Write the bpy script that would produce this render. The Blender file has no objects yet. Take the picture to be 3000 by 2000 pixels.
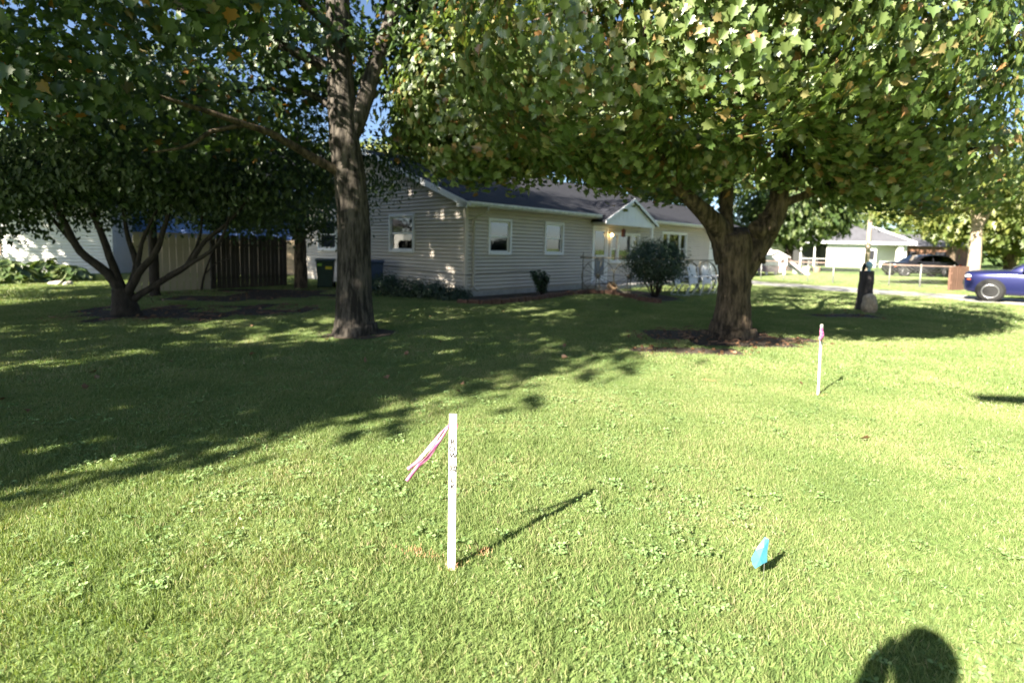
import bpy, bmesh, math, random
import numpy as np
from mathutils import Vector, Matrix

random.seed(7)
RNG = np.random.default_rng(11)
SC = bpy.context.scene
COL = SC.collection

# ------------------------------------------------------------------ camera
FPX, CXP, CYP, CAMH = 1548.0, 1500.0, 859.0, 1.5
PITCH, ROLL = math.radians(5.0), 0.02
cd = bpy.data.cameras.new('camera')
cam = bpy.data.objects.new('view_camera', cd)
COL.objects.link(cam)
cd.sensor_width = 36.0
cd.lens = FPX / 3000.0 * 36.0
cd.shift_y = (CYP - 1000.0) / 3000.0
cd.clip_start = 0.05
cd.clip_end = 2000.0
cd.dof.use_dof = True
cd.dof.focus_distance = 2.9
cd.dof.aperture_fstop = 1.5
cam.matrix_world = (Matrix.Translation((0, 0, CAMH)) @ Matrix.Rotation(math.pi / 2 - PITCH, 4, 'X')
                    @ Matrix.Rotation(ROLL, 4, 'Z'))
SC.camera = cam

# ------------------------------------------------------------------ light
SUN_AZ = math.radians(43.6)      # direction the light travels, right of +Y
SUN_EL = math.radians(32.5)
wd = bpy.data.worlds.new('World')
SC.world = wd
wd.use_nodes = True
wn = wd.node_tree.nodes
sky = wn.new('ShaderNodeTexSky')
sky.sky_type = 'NISHITA'
sky.sun_disc = False
sky.sun_elevation = SUN_EL
sky.sun_rotation = SUN_AZ + math.pi
sky.altitude = 200
sky.air_density = 0.7
sky.dust_density = 0.6
sky.ozone_density = 1.5
wd.node_tree.links.new(sky.outputs['Color'], wn['Background'].inputs['Color'])
wn['Background'].inputs['Strength'].default_value = 0.05
sl = bpy.data.lights.new('sun', 'SUN')
sl.energy = 5.0
sl.angle = math.radians(0.53)
sl.color = (1.0, 0.92, 0.78)
sun = bpy.data.objects.new('sun', sl)
COL.objects.link(sun)
Ldir = Vector((math.sin(SUN_AZ) * math.cos(SUN_EL), math.cos(SUN_AZ) * math.cos(SUN_EL), -math.sin(SUN_EL)))
sun.rotation_euler = Ldir.to_track_quat('-Z', 'Y').to_euler()
vs = SC.view_settings
SC.display_settings.display_device = 'sRGB'
vs.view_transform = 'Standard'
vs.look = 'None'
vs.exposure = 2.35
vs.gamma = 1.0
vs.use_curve_mapping = False
SC.cycles.max_bounces = 8
SC.cycles.diffuse_bounces = 3
SC.cycles.glossy_bounces = 3
SC.cycles.transmission_bounces = 5
SC.cycles.transparent_max_bounces = 8
SC.cycles.use_denoising = True
SC.cycles.sample_clamp_indirect = 6.0

# ------------------------------------------------------------------ pixel helpers (photo pixels, 3000 x 2000)
def ray(u, v):
    x = (u - CXP) / FPX
    y = -(v - CYP) / FPX
    x, y = x * math.cos(ROLL) - y * math.sin(ROLL), x * math.sin(ROLL) + y * math.cos(ROLL)
    return Vector((x, math.cos(PITCH) + y * math.sin(PITCH), -math.sin(PITCH) + y * math.cos(PITCH)))
def G(u, v, z=0.0):
    d = ray(u, v)
    return Vector((0, 0, CAMH)) + d * ((z - CAMH) / d.z)
def PY(u, v, Y):
    d = ray(u, v)
    return Vector((0, 0, CAMH)) + d * (Y / d.y)

# ------------------------------------------------------------------ materials
MATS = {}
def mat(name, col, rough=0.7, var=0.0, scale=8.0, bump=0.0, col2=None, metal=0.0, spec=0.3, stretch=None, bscale=None, bdist=0.02, lo=0.34, hi=0.68):
    if name in MATS:
        return MATS[name]
    m = bpy.data.materials.new(name)
    m.use_nodes = True
    nt = m.node_tree
    p = nt.nodes['Principled BSDF']
    p.inputs['Roughness'].default_value = rough
    p.inputs['Metallic'].default_value = metal
    p.inputs['Specular IOR Level'].default_value = spec
    p.inputs['Base Color'].default_value = (*col, 1)
    if var > 0 or col2 is not None or bump > 0:
        tc = nt.nodes.new('ShaderNodeTexCoord')
        mp = nt.nodes.new('ShaderNodeMapping')
        nt.links.new(tc.outputs['Object'], mp.inputs['Vector'])
        if stretch:
            mp.inputs['Scale'].default_value = stretch
        ns = nt.nodes.new('ShaderNodeTexNoise')
        ns.inputs['Scale'].default_value = scale
        ns.inputs['Detail'].default_value = 6
        ns.inputs['Roughness'].default_value = 0.62
        nt.links.new(mp.outputs['Vector'], ns.inputs['Vector'])
        cr = nt.nodes.new('ShaderNodeValToRGB')
        if col2 is None:
            col2 = tuple(c * (1 - var) for c in col)
            c1 = tuple(min(1, c * (1 + var)) for c in col)
        else:
            c1 = col
        cr.color_ramp.elements[0].position = lo
        cr.color_ramp.elements[1].position = hi
        cr.color_ramp.elements[0].color = (*col2, 1)
        cr.color_ramp.elements[1].color = (*c1, 1)
        nt.links.new(ns.outputs['Fac'], cr.inputs['Fac'])
        nt.links.new(cr.outputs['Color'], p.inputs['Base Color'])
        if bump > 0:
            nb = nt.nodes.new('ShaderNodeTexNoise')
            nb.inputs['Scale'].default_value = bscale or scale * 2
            nb.inputs['Detail'].default_value = 8
            nb.inputs['Roughness'].default_value = 0.65
            nt.links.new(mp.outputs['Vector'], nb.inputs['Vector'])
            bp = nt.nodes.new('ShaderNodeBump')
            bp.inputs['Strength'].default_value = bump
            bp.inputs['Distance'].default_value = bdist
            nt.links.new(nb.outputs['Fac'], bp.inputs['Height'])
            nt.links.new(bp.outputs['Normal'], p.inputs['Normal'])
    MATS[name] = m
    return m

def leaf_mat(name, stops, trans=0.35, rough=0.5, patch=None, gloss=0.06, tcol=1.6):
    """stops: colours over the per-leaf random attribute"""
    m = bpy.data.materials.new(name)
    m.use_nodes = True
    nt = m.node_tree
    nt.nodes.remove(nt.nodes['Principled BSDF'])
    out = nt.nodes['Material Output']
    at = nt.nodes.new('ShaderNodeAttribute')
    at.attribute_name = 'rnd'
    cr = nt.nodes.new('ShaderNodeValToRGB')
    el = cr.color_ramp.elements
    while len(el) < len(stops):
        el.new(0.5)
    for e, (pos, c) in zip(el, stops):
        e.position = pos
        e.color = (*c, 1)
    fac = at.outputs['Fac']
    if patch:
        ge = nt.nodes.new('ShaderNodeNewGeometry')
        ns = nt.nodes.new('ShaderNodeTexNoise')
        ns.inputs['Scale'].default_value = patch[0]
        ns.inputs['Detail'].default_value = 4
        nt.links.new(ge.outputs['Position'], ns.inputs['Vector'])
        ma = nt.nodes.new('ShaderNodeMath'); ma.operation = 'SUBTRACT'; ma.inputs[1].default_value = 0.5
        nt.links.new(ns.outputs['Fac'], ma.inputs[0])
        mb = nt.nodes.new('ShaderNodeMath'); mb.operation = 'MULTIPLY_ADD'; mb.inputs[1].default_value = patch[1]
        nt.links.new(ma.outputs[0], mb.inputs[0]); nt.links.new(fac, mb.inputs[2])
        fac = mb.outputs[0]
    nt.links.new(fac, cr.inputs['Fac'])
    df = nt.nodes.new('ShaderNodeBsdfDiffuse')
    tr = nt.nodes.new('ShaderNodeBsdfTranslucent')
    gl = nt.nodes.new('ShaderNodeBsdfGlossy')
    gl.inputs['Roughness'].default_value = rough
    mu = nt.nodes.new('ShaderNodeMixRGB'); mu.blend_type = 'MULTIPLY'; mu.inputs['Fac'].default_value = 1
    mu.inputs['Color2'].default_value = (tcol, tcol * 1.0, tcol * 0.45, 1)
    nt.links.new(cr.outputs['Color'], df.inputs['Color'])
    nt.links.new(cr.outputs['Color'], mu.inputs['Color1'])
    nt.links.new(mu.outputs['Color'], tr.inputs['Color'])
    m1 = nt.nodes.new('ShaderNodeMixShader'); m1.inputs['Fac'].default_value = trans
    nt.links.new(df.outputs[0], m1.inputs[1]); nt.links.new(tr.outputs[0], m1.inputs[2])
    m2 = nt.nodes.new('ShaderNodeMixShader'); m2.inputs['Fac'].default_value = gloss
    nt.links.new(m1.outputs[0], m2.inputs[1]); nt.links.new(gl.outputs[0], m2.inputs[2])
    nt.links.new(m2.outputs[0], out.inputs['Surface'])
    MATS[name] = m
    return m

def glass_mat(name, tint=(0.55, 0.6, 0.65), refl=0.10):
    m = bpy.data.materials.new(name)
    m.use_nodes = True
    nt = m.node_tree
    nt.nodes.remove(nt.nodes['Principled BSDF'])
    out = nt.nodes['Material Output']
    t = nt.nodes.new('ShaderNodeBsdfTransparent'); t.inputs['Color'].default_value = (*tint, 1)
    g = nt.nodes.new('ShaderNodeBsdfGlossy'); g.inputs['Roughness'].default_value = 0.03
    f = nt.nodes.new('ShaderNodeFresnel'); f.inputs['IOR'].default_value = 1.5
    a = nt.nodes.new('ShaderNodeMath'); a.operation = 'ADD'; a.inputs[1].default_value = refl
    nt.links.new(f.outputs[0], a.inputs[0])
    mx = nt.nodes.new('ShaderNodeMixShader')
    nt.links.new(a.outputs[0], mx.inputs['Fac'])
    nt.links.new(t.outputs[0], mx.inputs[1]); nt.links.new(g.outputs[0], mx.inputs[2])
    nt.links.new(mx.outputs[0], out.inputs['Surface'])
    MATS[name] = m
    return m

GLASS = glass_mat('window_glass')
CARGLASS = glass_mat('car_glass', (0.25, 0.28, 0.30), 0.12)
BEIGE = mat('beige_siding', (0.56, 0.51, 0.45), 0.55, var=0.05, scale=1.3, bump=0.05, bscale=60, bdist=0.002)
TRIMW = mat('white_trim', (0.80, 0.80, 0.80), 0.45, var=0.03, scale=3)
SCREEN = mat('grey_screen', (0.10, 0.11, 0.13), 0.7)
BLIND = mat('pale_blind', (0.62, 0.62, 0.60), 0.8, var=0.06, scale=20)
DARKROOM = mat('dark_room', (0.03, 0.03, 0.035), 0.9)
ROOFM = mat('dark_shingle', (0.020, 0.021, 0.028), 0.9, var=0.35, scale=7, bump=0.5, bscale=30, bdist=0.01)
CONC = mat('concrete', (0.42, 0.40, 0.37), 0.85, var=0.15, scale=5, bump=0.2, bscale=60, bdist=0.004)
BARK = mat('maple_bark', (0.135, 0.115, 0.095), 0.95, col2=(0.028, 0.024, 0.02), scale=9, bump=1.0, stretch=(1.7, 1.7, 0.30), bscale=11, bdist=0.09, lo=.42, hi=.60)
BARK2 = mat('warm_bark', (0.19, 0.14, 0.095), 0.95, col2=(0.045, 0.034, 0.025), scale=8, bump=1.0, stretch=(1.6, 1.6, 0.40), bscale=11, bdist=0.09, lo=.40, hi=.62)
BARK3 = mat('dark_bark', (0.045, 0.036, 0.03), 0.95, var=0.4, scale=9, bump=0.8, stretch=(1.5, 1.5, 0.5))
WOODW = mat('weathered_wood', (0.085, 0.07, 0.055), 0.9, var=0.3, scale=6, bump=0.4, stretch=(6, 6, 0.6))
RUST = mat('rusty_iron', (0.17, 0.16, 0.12), 0.75, var=0.3, scale=25, metal=0.3)
WHITEPAINT = mat('white_enamel', (0.78, 0.78, 0.78), 0.4, var=0.05, scale=20)
BLACKM = mat('black_rubber', (0.02, 0.02, 0.02), 0.7)
SOILM = mat('dark_soil', (0.085, 0.066, 0.048), 0.95, var=0.45, scale=14, bump=0.9, bscale=50, bdist=0.03)

# ------------------------------------------------------------------ mesh helpers
class MB:
    def __init__(s):
        s.v = []; s.f = []; s.sm = []
    def add(s, vs, fs, smooth=False):
        o = len(s.v)
        s.v += [tuple(v) for v in vs]
        s.f += [tuple(i + o for i in f) for f in fs]
        s.sm += [smooth] * len(fs)
        return s
    def box(s, x0, x1, y0, y1, z0, z1, M=None):
        vs = [Vector((x, y, z)) for z in (z0, z1) for y in (y0, y1) for x in (x0, x1)]
        if M is not None:
            vs = [M @ v for v in vs]
        return s.add(vs, [(0, 2, 3, 1), (4, 5, 7, 6), (0, 1, 5, 4), (2, 6, 7, 3), (0, 4, 6, 2), (1, 3, 7, 5)])
    def tube(s, pts, rads, n=8, cap=True, wob=0.0, flare=None, smooth=True):
        pts = [Vector(p) for p in pts]
        if not isinstance(rads, (list, tuple)):
            rads = [rads] * len(pts)
        o = []
        prev = None
        rings = []
        for i, p in enumerate(pts):
            t = (pts[min(i + 1, len(pts) - 1)] - pts[max(i - 1, 0)]).normalized()
            if prev is None:
                a = Vector((1, 0, 0)) if abs(t.x) < 0.9 else Vector((0, 1, 0))
                e1 = (a - t * a.dot(t)).normalized()
            else:
                e1 = (prev - t * prev.dot(t)).normalized()
            prev = e1
            e2 = t.cross(e1)
            r = rads[i]
            ring = []
            for k in range(n):
                a = 2 * math.pi * k / n
                rr = r
                if wob:
                    rr *= 1 + wob * (0.6 * math.sin(3 * a + i * 0.35) + 0.4 * math.sin(7 * a - i * 0.5 + p.x) + 0.35 * random.uniform(-1, 1))
                if flare and i < len(flare):
                    rr *= 1 + flare[i] * (0.30 * math.sin(3 * a + 0.6) + 0.20 * math.sin(5 * a + 1.9) + 0.12 * math.sin(8 * a))
                ring.append(p + (e1 * math.cos(a) + e2 * math.sin(a)) * rr)
            rings.append(ring)
        vs = [v for r in rings for v in r]
        fs = []
        for i in range(len(pts) - 1):
            for k in range(n):
                fs.append((i * n + k, i * n + (k + 1) % n, (i + 1) * n + (k + 1) % n, (i + 1) * n + k))
        if cap:
            fs.append(tuple(range(n))[::-1])
            fs.append(tuple((len(pts) - 1) * n + k for k in range(n)))
        return s.add(vs, fs, smooth)
    def lathe(s, prof, n=16, c=(0, 0, 0), M=None):
        vs = []
        for r, z in prof:
            for k in range(n):
                a = 2 * math.pi * k / n
                v = Vector((c[0] + r * math.cos(a), c[1] + r * math.sin(a), c[2] + z))
                vs.append(M @ v if M is not None else v)
        fs = [(i * n + k, i * n + (k + 1) % n, (i + 1) * n + (k + 1) % n, (i + 1) * n + k) for i in range(len(prof) - 1) for k in range(n)]
        fs.append(tuple(range(n))[::-1]); fs.append(tuple((len(prof) - 1) * n + k for k in range(n)))
        return s.add(vs, fs, True)
    def prism(s, poly, off):
        n = len(poly); off = Vector(off)
        vs = [Vector(p) for p in poly] + [Vector(p) + off for p in poly]
        return s.add(vs, [tuple(range(n))[::-1], tuple(range(n, 2 * n))] + [(i, (i + 1) % n, n + (i + 1) % n, n + i) for i in range(n)])
    def mesh(s, name):
        me = bpy.data.meshes.new(name)
        me.from_pydata(s.v, [], s.f)
        me.polygons.foreach_set('use_smooth', s.sm)
        me.update()
        return me
    def build(s, name, m, parent=None):
        return obj(name, s.mesh(name), m, parent)

def fixn(me):
    bm = bmesh.new(); bm.from_mesh(me)
    bmesh.ops.recalc_face_normals(bm, faces=bm.faces)
    bm.to_mesh(me); bm.free()

def obj(name, me, m=None, parent=None, bev=0.0):
    if m is not None and me is not None and not me.materials:
        me.materials.append(m)
    o = bpy.data.objects.new(name, me)
    COL.objects.link(o)
    if parent is not None:
        o.parent = parent
    if bev:
        b = o.modifiers.new('bevel', 'BEVEL'); b.width = bev; b.segments = 2; b.limit_method = 'ANGLE'
    return o
def tag(o, label, cat, group=None, kind=None):
    if label: o['label'] = label
    if cat: o['category'] = cat
    if group: o['group'] = group
    if kind: o['kind'] = kind
    return o
def thing(name, label, cat, loc=(0, 0, 0), rz=0.0, group=None):
    o = bpy.data.objects.new(name, None)
    COL.objects.link(o)
    o.empty_display_size = 0.2
    o.location = loc
    o.rotation_euler = (0, 0, rz)
    return tag(o, label, cat, group)
def bx(name, m, parent, x0, x1, y0, y1, z0, z1, bev=0.0):
    return obj(name, MB().box(x0, x1, y0, y1, z0, z1).mesh(name), m, parent, bev)

# ------------------------------------------------------------------ foliage helpers
ML = [(0, 0), (.20, -.10), (.36, -.02), (.29, .13), (.55, .29), (.36, .40), (.33, .56), (.13, .62), (0, 0.98)]
MAPLE_V = [(x, y, 0.26 * abs(x) - 0.22 * y * y) for x, y in ML] + [(-x, y, 0.26 * abs(x) - 0.22 * y * y) for x, y in ML[1:-1]]
MAPLE_F = [tuple(range(9)), (0, 8) + tuple(range(15, 8, -1))]
OVAL_V = [(0, 0, 0), (.26, .35, .08), (.20, .72, .04), (0, 1, -.10), (-.20, .72, .04), (-.26, .35, .08)]
OVAL_F = [(0, 1, 2, 3), (0, 3, 4, 5)]
SPRAY_V = [(0, 0, 0), (.30, .30, .06), (.12, .55, 0), (.42, .85, .02), (.05, .75, 0), (0, 1.1, -.1), (-.30, .70, .03), (-.10, .5, 0), (-.38, .30, .04)]
SPRAY_F = [(0, 1, 2), (0, 2, 3, 4), (0, 4, 5), (0, 5, 6, 7), (0, 7, 8)]

def unit(a):
    return a / np.maximum(np.linalg.norm(a, axis=-1, keepdims=True), 1e-9)

def leaf_mesh(name, c, nrm, tip, size, tv, tf, rnd):
    N = len(c)
    nrm = unit(nrm)
    tip = unit(tip - nrm * np.sum(tip * nrm, 1, keepdims=True))
    side = np.cross(tip, nrm)
    tv = np.array(tv)
    K = len(tv)
    s = size[:, None, None]
    V = c[:, None, :] + s * (tv[None, :, 0:1] * side[:, None, :] + tv[None, :, 1:2] * tip[:, None, :] + tv[None, :, 2:3] * nrm[:, None, :])
    V = V.reshape(-1, 3)
    loops = np.concatenate([np.array(f) for f in tf])
    L = len(loops)
    lens = np.array([len(f) for f in tf])
    allL = (loops[None, :] + (np.arange(N) * K)[:, None]).reshape(-1)
    st = np.concatenate([[0], np.cumsum(lens)[:-1]])
    starts = (st[None, :] + (np.arange(N) * L)[:, None]).reshape(-1)
    me = bpy.data.meshes.new(name)
    me.vertices.add(len(V)); me.vertices.foreach_set('co', V.astype(np.float32).ravel())
    me.loops.add(len(allL)); me.loops.foreach_set('vertex_index', allL.astype(np.int32))
    me.polygons.add(len(starts)); me.polygons.foreach_set('loop_start', starts.astype(np.int32))
    me.update(calc_edges=True)
    at = me.attributes.new('rnd', 'FLOAT', 'FACE')
    at.data.foreach_set('value', np.repeat(rnd, len(tf)).astype(np.float32))
    return me

def crown_points(blobs, rng, per=22, spread=0.42, flat=0.55, shell=0.35):
    """blobs: (cx,cy,cz, rx,ry,rz, n_clusters). Clusters mostly near the blob's skin; gives centres and outward directions"""
    C = []; O = []
    for (cx, cy, cz, rx, ry, rz, n) in blobs:
        d = unit(rng.normal(size=(n, 3)))
        r = rng.uniform(shell, 1.0, size=(n, 1)) ** 0.45
        cl = d * r * np.array([rx, ry, rz]) + np.array([cx, cy, cz])
        k = rng.poisson(per, size=n) + 3
        idx = np.repeat(np.arange(n), k)
        off = rng.normal(size=(len(idx), 3)) * np.array([spread, spread, spread * flat])
        pts = cl[idx] + off
        o = pts - np.array([cx, cy, cz])
        C.append(pts); O.append(unit(o / np.array([rx, ry, rz])))
    return np.concatenate(C), np.concatenate(O)

def crown(name, blobs, m, parent, seed, per=22, spread=0.42, size=0.14, tmpl='maple', up=0.45, droop=1.0, clip=None, flat=0.55, face=0.95, shell=0.35):
    rng = np.random.default_rng(seed)
    c, o = crown_points(blobs, rng, per, spread, flat, shell)
    if clip is not None:
        k = clip(c)
        c = c[k]; o = o[k]
    N = len(c)
    nr = np.array([0, 0, up]) + o * face + rng.normal(size=(N, 3)) * 0.36
    tp = o * np.array([1, 1, 0.2]) + np.array([0, 0, -droop]) + rng.normal(size=(N, 3)) * 0.5
    sz = size * rng.uniform(0.5, 1.3, N)
    tv, tf = {'maple': (MAPLE_V, MAPLE_F), 'oval': (OVAL_V, OVAL_F), 'spray': (SPRAY_V, SPRAY_F)}[tmpl]
    me = leaf_mesh(name, c, nr, tp, sz, tv, tf, rng.uniform(0, 1, N))
    # move the mesh so that object coordinates are relative to the parent
    ob = obj(name, me, m, parent)
    if parent is not None:
        ob.matrix_parent_inverse = Matrix.Translation(parent.location).inverted()
    ob['kind'] = 'stuff'
    return ob

def limb(name, pts, rads, m, parent, n=9, wob=0.05, flare=None, sub=4):
    """world-space tube, resampled with a little crookedness"""
    P = [Vector(p) for p in pts]
    out = []; rr = []
    for i in range(len(P) - 1):
        p0 = P[max(i - 1, 0)]; p1 = P[i]; p2 = P[i + 1]; p3 = P[min(i + 2, len(P) - 1)]
        for k in range(sub):
            t = k / sub
            q = 0.5 * ((2 * p1) + (-p0 + p2) * t + (2 * p0 - 5 * p1 + 4 * p2 - p3) * t * t + (-p0 + 3 * p1 - 3 * p2 + p3) * t ** 3)
            r = rads[i] * (1 - t) + rads[i + 1] * t
            if i or k:
                q = q + Vector((random.uniform(-1, 1), random.uniform(-1, 1), random.uniform(-1, 1))) * min(r, .07) * 0.12
            out.append(q); rr.append(r)
    out.append(P[-1]); rr.append(rads[-1])
    mb = MB().tube(out, rr, n=n, wob=wob, flare=flare)
    ob = mb.build(name, m, parent)
    if parent is not None:
        ob.matrix_parent_inverse = Matrix.Translation(parent.location).inverted()
    return ob

# ================================================================== SETTING
HA = math.radians(43.2)
HC = G(1362, 872)
HU = Vector((math.sin(HA), math.cos(HA), 0)); HW = Vector((-math.cos(HA), math.sin(HA), 0))
def H2W(x, y, z=0.0):
    return Vector((HC.x, HC.y, 0)) + HU * x + HW * y + Vector((0, 0, z))

# lawn sheet
def lawn_mat():
    m = bpy.data.materials.new('lawn_turf')
    m.use_nodes = True
    nt = m.node_tree; p = nt.nodes['Principled BSDF']
    p.inputs['Roughness'].default_value = 0.95
    p.inputs['Specular IOR Level'].default_value = 0.1
    ge = nt.nodes.new('ShaderNodeNewGeometry')
    n1 = nt.nodes.new('ShaderNodeTexNoise'); n1.inputs['Scale'].default_value = 0.9; n1.inputs['Detail'].default_value = 5
    n2 = nt.nodes.new('ShaderNodeTexNoise'); n2.inputs['Scale'].default_value = 28; n2.inputs['Detail'].default_value = 6
    nt.links.new(ge.outputs['Position'], n1.inputs['Vector']); nt.links.new(ge.outputs['Position'], n2.inputs['Vector'])
    c1 = nt.nodes.new('ShaderNodeValToRGB')
    c1.color_ramp.elements[0].position = .35; c1.color_ramp.elements[1].position = .7
    c1.color_ramp.elements[0].color = (0.14, 0.215, 0.07, 1); c1.color_ramp.elements[1].color = (0.22, 0.28, 0.11, 1)
    c2 = nt.nodes.new('ShaderNodeValToRGB')
    c2.color_ramp.elements[0].position = .3; c2.color_ramp.elements[1].position = .75
    c2.color_ramp.elements[0].color = (0.45, 0.45, 0.4, 1); c2.color_ramp.elements[1].color = (1.2, 1.25, 1.1, 1)
    nt.links.new(n1.outputs['Fac'], c1.inputs['Fac']); nt.links.new(n2.outputs['Fac'], c2.inputs['Fac'])
    mx = nt.nodes.new('ShaderNodeMixRGB'); mx.blend_type = 'MULTIPLY'; mx.inputs['Fac'].default_value = 1
    nt.links.new(c1.outputs['Color'], mx.inputs['Color1']); nt.links.new(c2.outputs['Color'], mx.inputs['Color2'])
    nt.links.new(mx.outputs['Color'], p.inputs['Base Color'])
    bp = nt.nodes.new('ShaderNodeBump'); bp.inputs['Strength'].default_value = 0.6; bp.inputs['Distance'].default_value = 0.03
    nt.links.new(n2.outputs['Fac'], bp.inputs['Height']); nt.links.new(bp.outputs['Normal'], p.inputs['Normal'])
    return m
LAWN = lawn_mat()
lawn = MB().add([(-600, -300, 0), (600, -300, 0), (600, 900, 0), (-600, 900, 0)], [(0, 1, 2, 3)]).build('lawn', LAWN)
lawn['kind'] = 'structure'

# driveway: concrete slabs with open joints
DN = [Vector((9.5, 26.5)), Vector((10.6, 24.1)), Vector((12.9, 20.9)), Vector((16.0, 16.35)), Vector((21.0, 9.2)), Vector((30.0, -4.0))]
DOFF = Vector((2.5, 1.55))
drv = MB().add([(*(p + Vector((0.02, 0.02))), 0.004) for p in DN] + [(*(p + DOFF * 0.99), 0.004) for p in DN[::-1]], [tuple(range(12))]).build('driveway', SOILM)
drv['kind'] = 'structure'
def lerp_path(path, t):
    seg = [(path[i + 1] - path[i]).length for i in range(len(path) - 1)]
    L = sum(seg) * t
    for i, s in enumerate(seg):
        if L <= s or i == len(seg) - 1:
            return path[i] + (path[i + 1] - path[i]) * (L / s)
        L -= s
nsl = 13
for i in range(nsl):
    a = lerp_path(DN, i / nsl + 0.0004); b = lerp_path(DN, (i + 1) / nsl - 0.0009)
    poly = [(*a, 0.005), (*b, 0.005), (*(b + DOFF), 0.005), (*(a + DOFF), 0.005)]
    MB().prism(poly, (0, 0, 0.022)).build('concrete_slab', CONC, drv)

# bare earth patches
def patch(name, pts, z, m):
    mb = MB(); mb.add([(p[0], p[1], z) for p in pts], [tuple(range(len(pts)))])
    o = mb.build(name, m); o['kind'] = 'structure'
    return o
def blob(cx, cy, rx, ry, rot=0.0, n=28, jag=0.16, seed=1):
    r = random.Random(seed)
    out = []
    ph = [r.uniform(0, 6.28) for _ in range(4)]
    for k in range(n):
        a = 2 * math.pi * k / n
        q = 1 + jag * (math.sin(2 * a + ph[0]) * .5 + math.sin(3 * a + ph[1]) * .5 + math.sin(5 * a + ph[2]) * .4 + r.uniform(-.4, .4))
        x, y = rx * q * math.cos(a), ry * q * math.sin(a)
        out.append((cx + x * math.cos(rot) - y * math.sin(rot), cy + x * math.sin(rot) + y * math.cos(rot)))
    return out
T1 = G(1040, 978); T2 = G(2142, 985); T3 = G(370, 925)
BARE = [blob(T2.x - 0.25, T2.y - 0.15, 1.5, 1.05, 0, seed=3), blob(T2.x - 1.2, T2.y - 1.5, 1.0, 0.4, 0.2, seed=9, jag=.35),
        blob(T3.x + 0.9, T3.y + 0.7, 2.3, 1.7, 0.3, seed=4), blob(-7.3, 15.0, 3.2, 1.9, 0.55, seed=5),
        blob(8.3, 12.8, 1.5, 0.55, 0.25, seed=6, jag=.3), blob(T1.x, T1.y, .62, .6, 0, seed=8)]
for i, b in enumerate(BARE):
    patch('bare_earth', b, 0.004 + 0.0012 * i, SOILM)

# planting bed in front of the house, its edging stones
EDGE = [G(*p) for p in ((1340, 889), (1420, 893), (1500, 888), (1580, 879), (1650, 868), (1720, 860), (1780, 860), (1830, 871), (1880, 882), (1935, 891))]
BED = [(e.x, e.y) for e in EDGE] + [(5.3, 16.4), (4.6, 19.0)] + [tuple(H2W(4.9, -.02)[:2]), tuple(H2W(0, -.02)[:2]), tuple(H2W(-.3, -.3)[:2])]
bed = patch('planting_bed', BED, 0.012, SOILM)
bed['kind'] = 'structure'
STONE = mat('red_edging', (0.15, 0.085, 0.06), 0.9, var=0.35, scale=9, bump=0.5, bscale=40)
edging = thing('bed_edging', 'low curved row of reddish brown edging blocks in front of the house bed', 'edging', (EDGE[3].x, EDGE[3].y, 0))
EP = [Vector((e.x, e.y)) for e in EDGE]
tot = sum((EP[i + 1] - EP[i]).length for i in range(len(EP) - 1))
nb = int(tot / 0.31)
bms = []
for k in range(4):
    w = MB().box(-.148, .148, -.06, .06, -.03, .12 + .012 * k)
    bms.append(w.mesh('edging_block')); bms[-1].materials.append(STONE)
for i in range(nb):
    p = lerp_path(EP, (i + .5) / nb); q = lerp_path(EP, min(1, (i + .6) / nb))
    o = bpy.data.objects.new('edging_block', bms[i % 4]); COL.objects.link(o)
    o.parent = edging
    o.location = (p.x - EDGE[3].x, p.y - EDGE[3].y, random.uniform(-.01, .01))
    o.rotation_euler = (random.uniform(-.05, .05), random.uniform(-.03, .03), math.atan2((q - p).y, (q - p).x) + random.uniform(-.06, .06))
    bv = o.modifiers.new('b', 'BEVEL'); bv.width = .014; bv.segments = 1

# ================================================================== RANCH HOUSE
house = thing('ranch_house', 'beige lap sided ranch house with dark roof behind the two maple trees', 'house', (HC.x, HC.y, 0), math.pi / 2 - HA)
RZ0, RSL = 2.90, 0.375            # main roof plane z = RZ0 + RSL*y
WID = 9.9; RIDGE = WID / 2; LEN1 = 16.45; LEN2 = 23.9
def face_map(wall):
    if wall == 'front': return lambda s, n, z: (s, -n, z)
    return lambda s, n, z: (-n, s, z)
def fbox(mb, fm, s0, s1, n0, n1, z0, z1):
    vs = [fm(s, n, z) for z in (z0, z1) for n in (n0, n1) for s in (s0, s1)]
    mb.add(vs, [(0, 2, 3, 1), (4, 5, 7, 6), (0, 1, 5, 4), (2, 6, 7, 3), (0, 4, 6, 2), (1, 3, 7, 5)])
def part(name, m, parent, fm, boxes, bev=0.0):
    mb = MB()
    for b in boxes: fbox(mb, fm, *b)
    me = mb.mesh(name); fixn(me)
    return obj(name, me, m, parent, bev)

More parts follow.
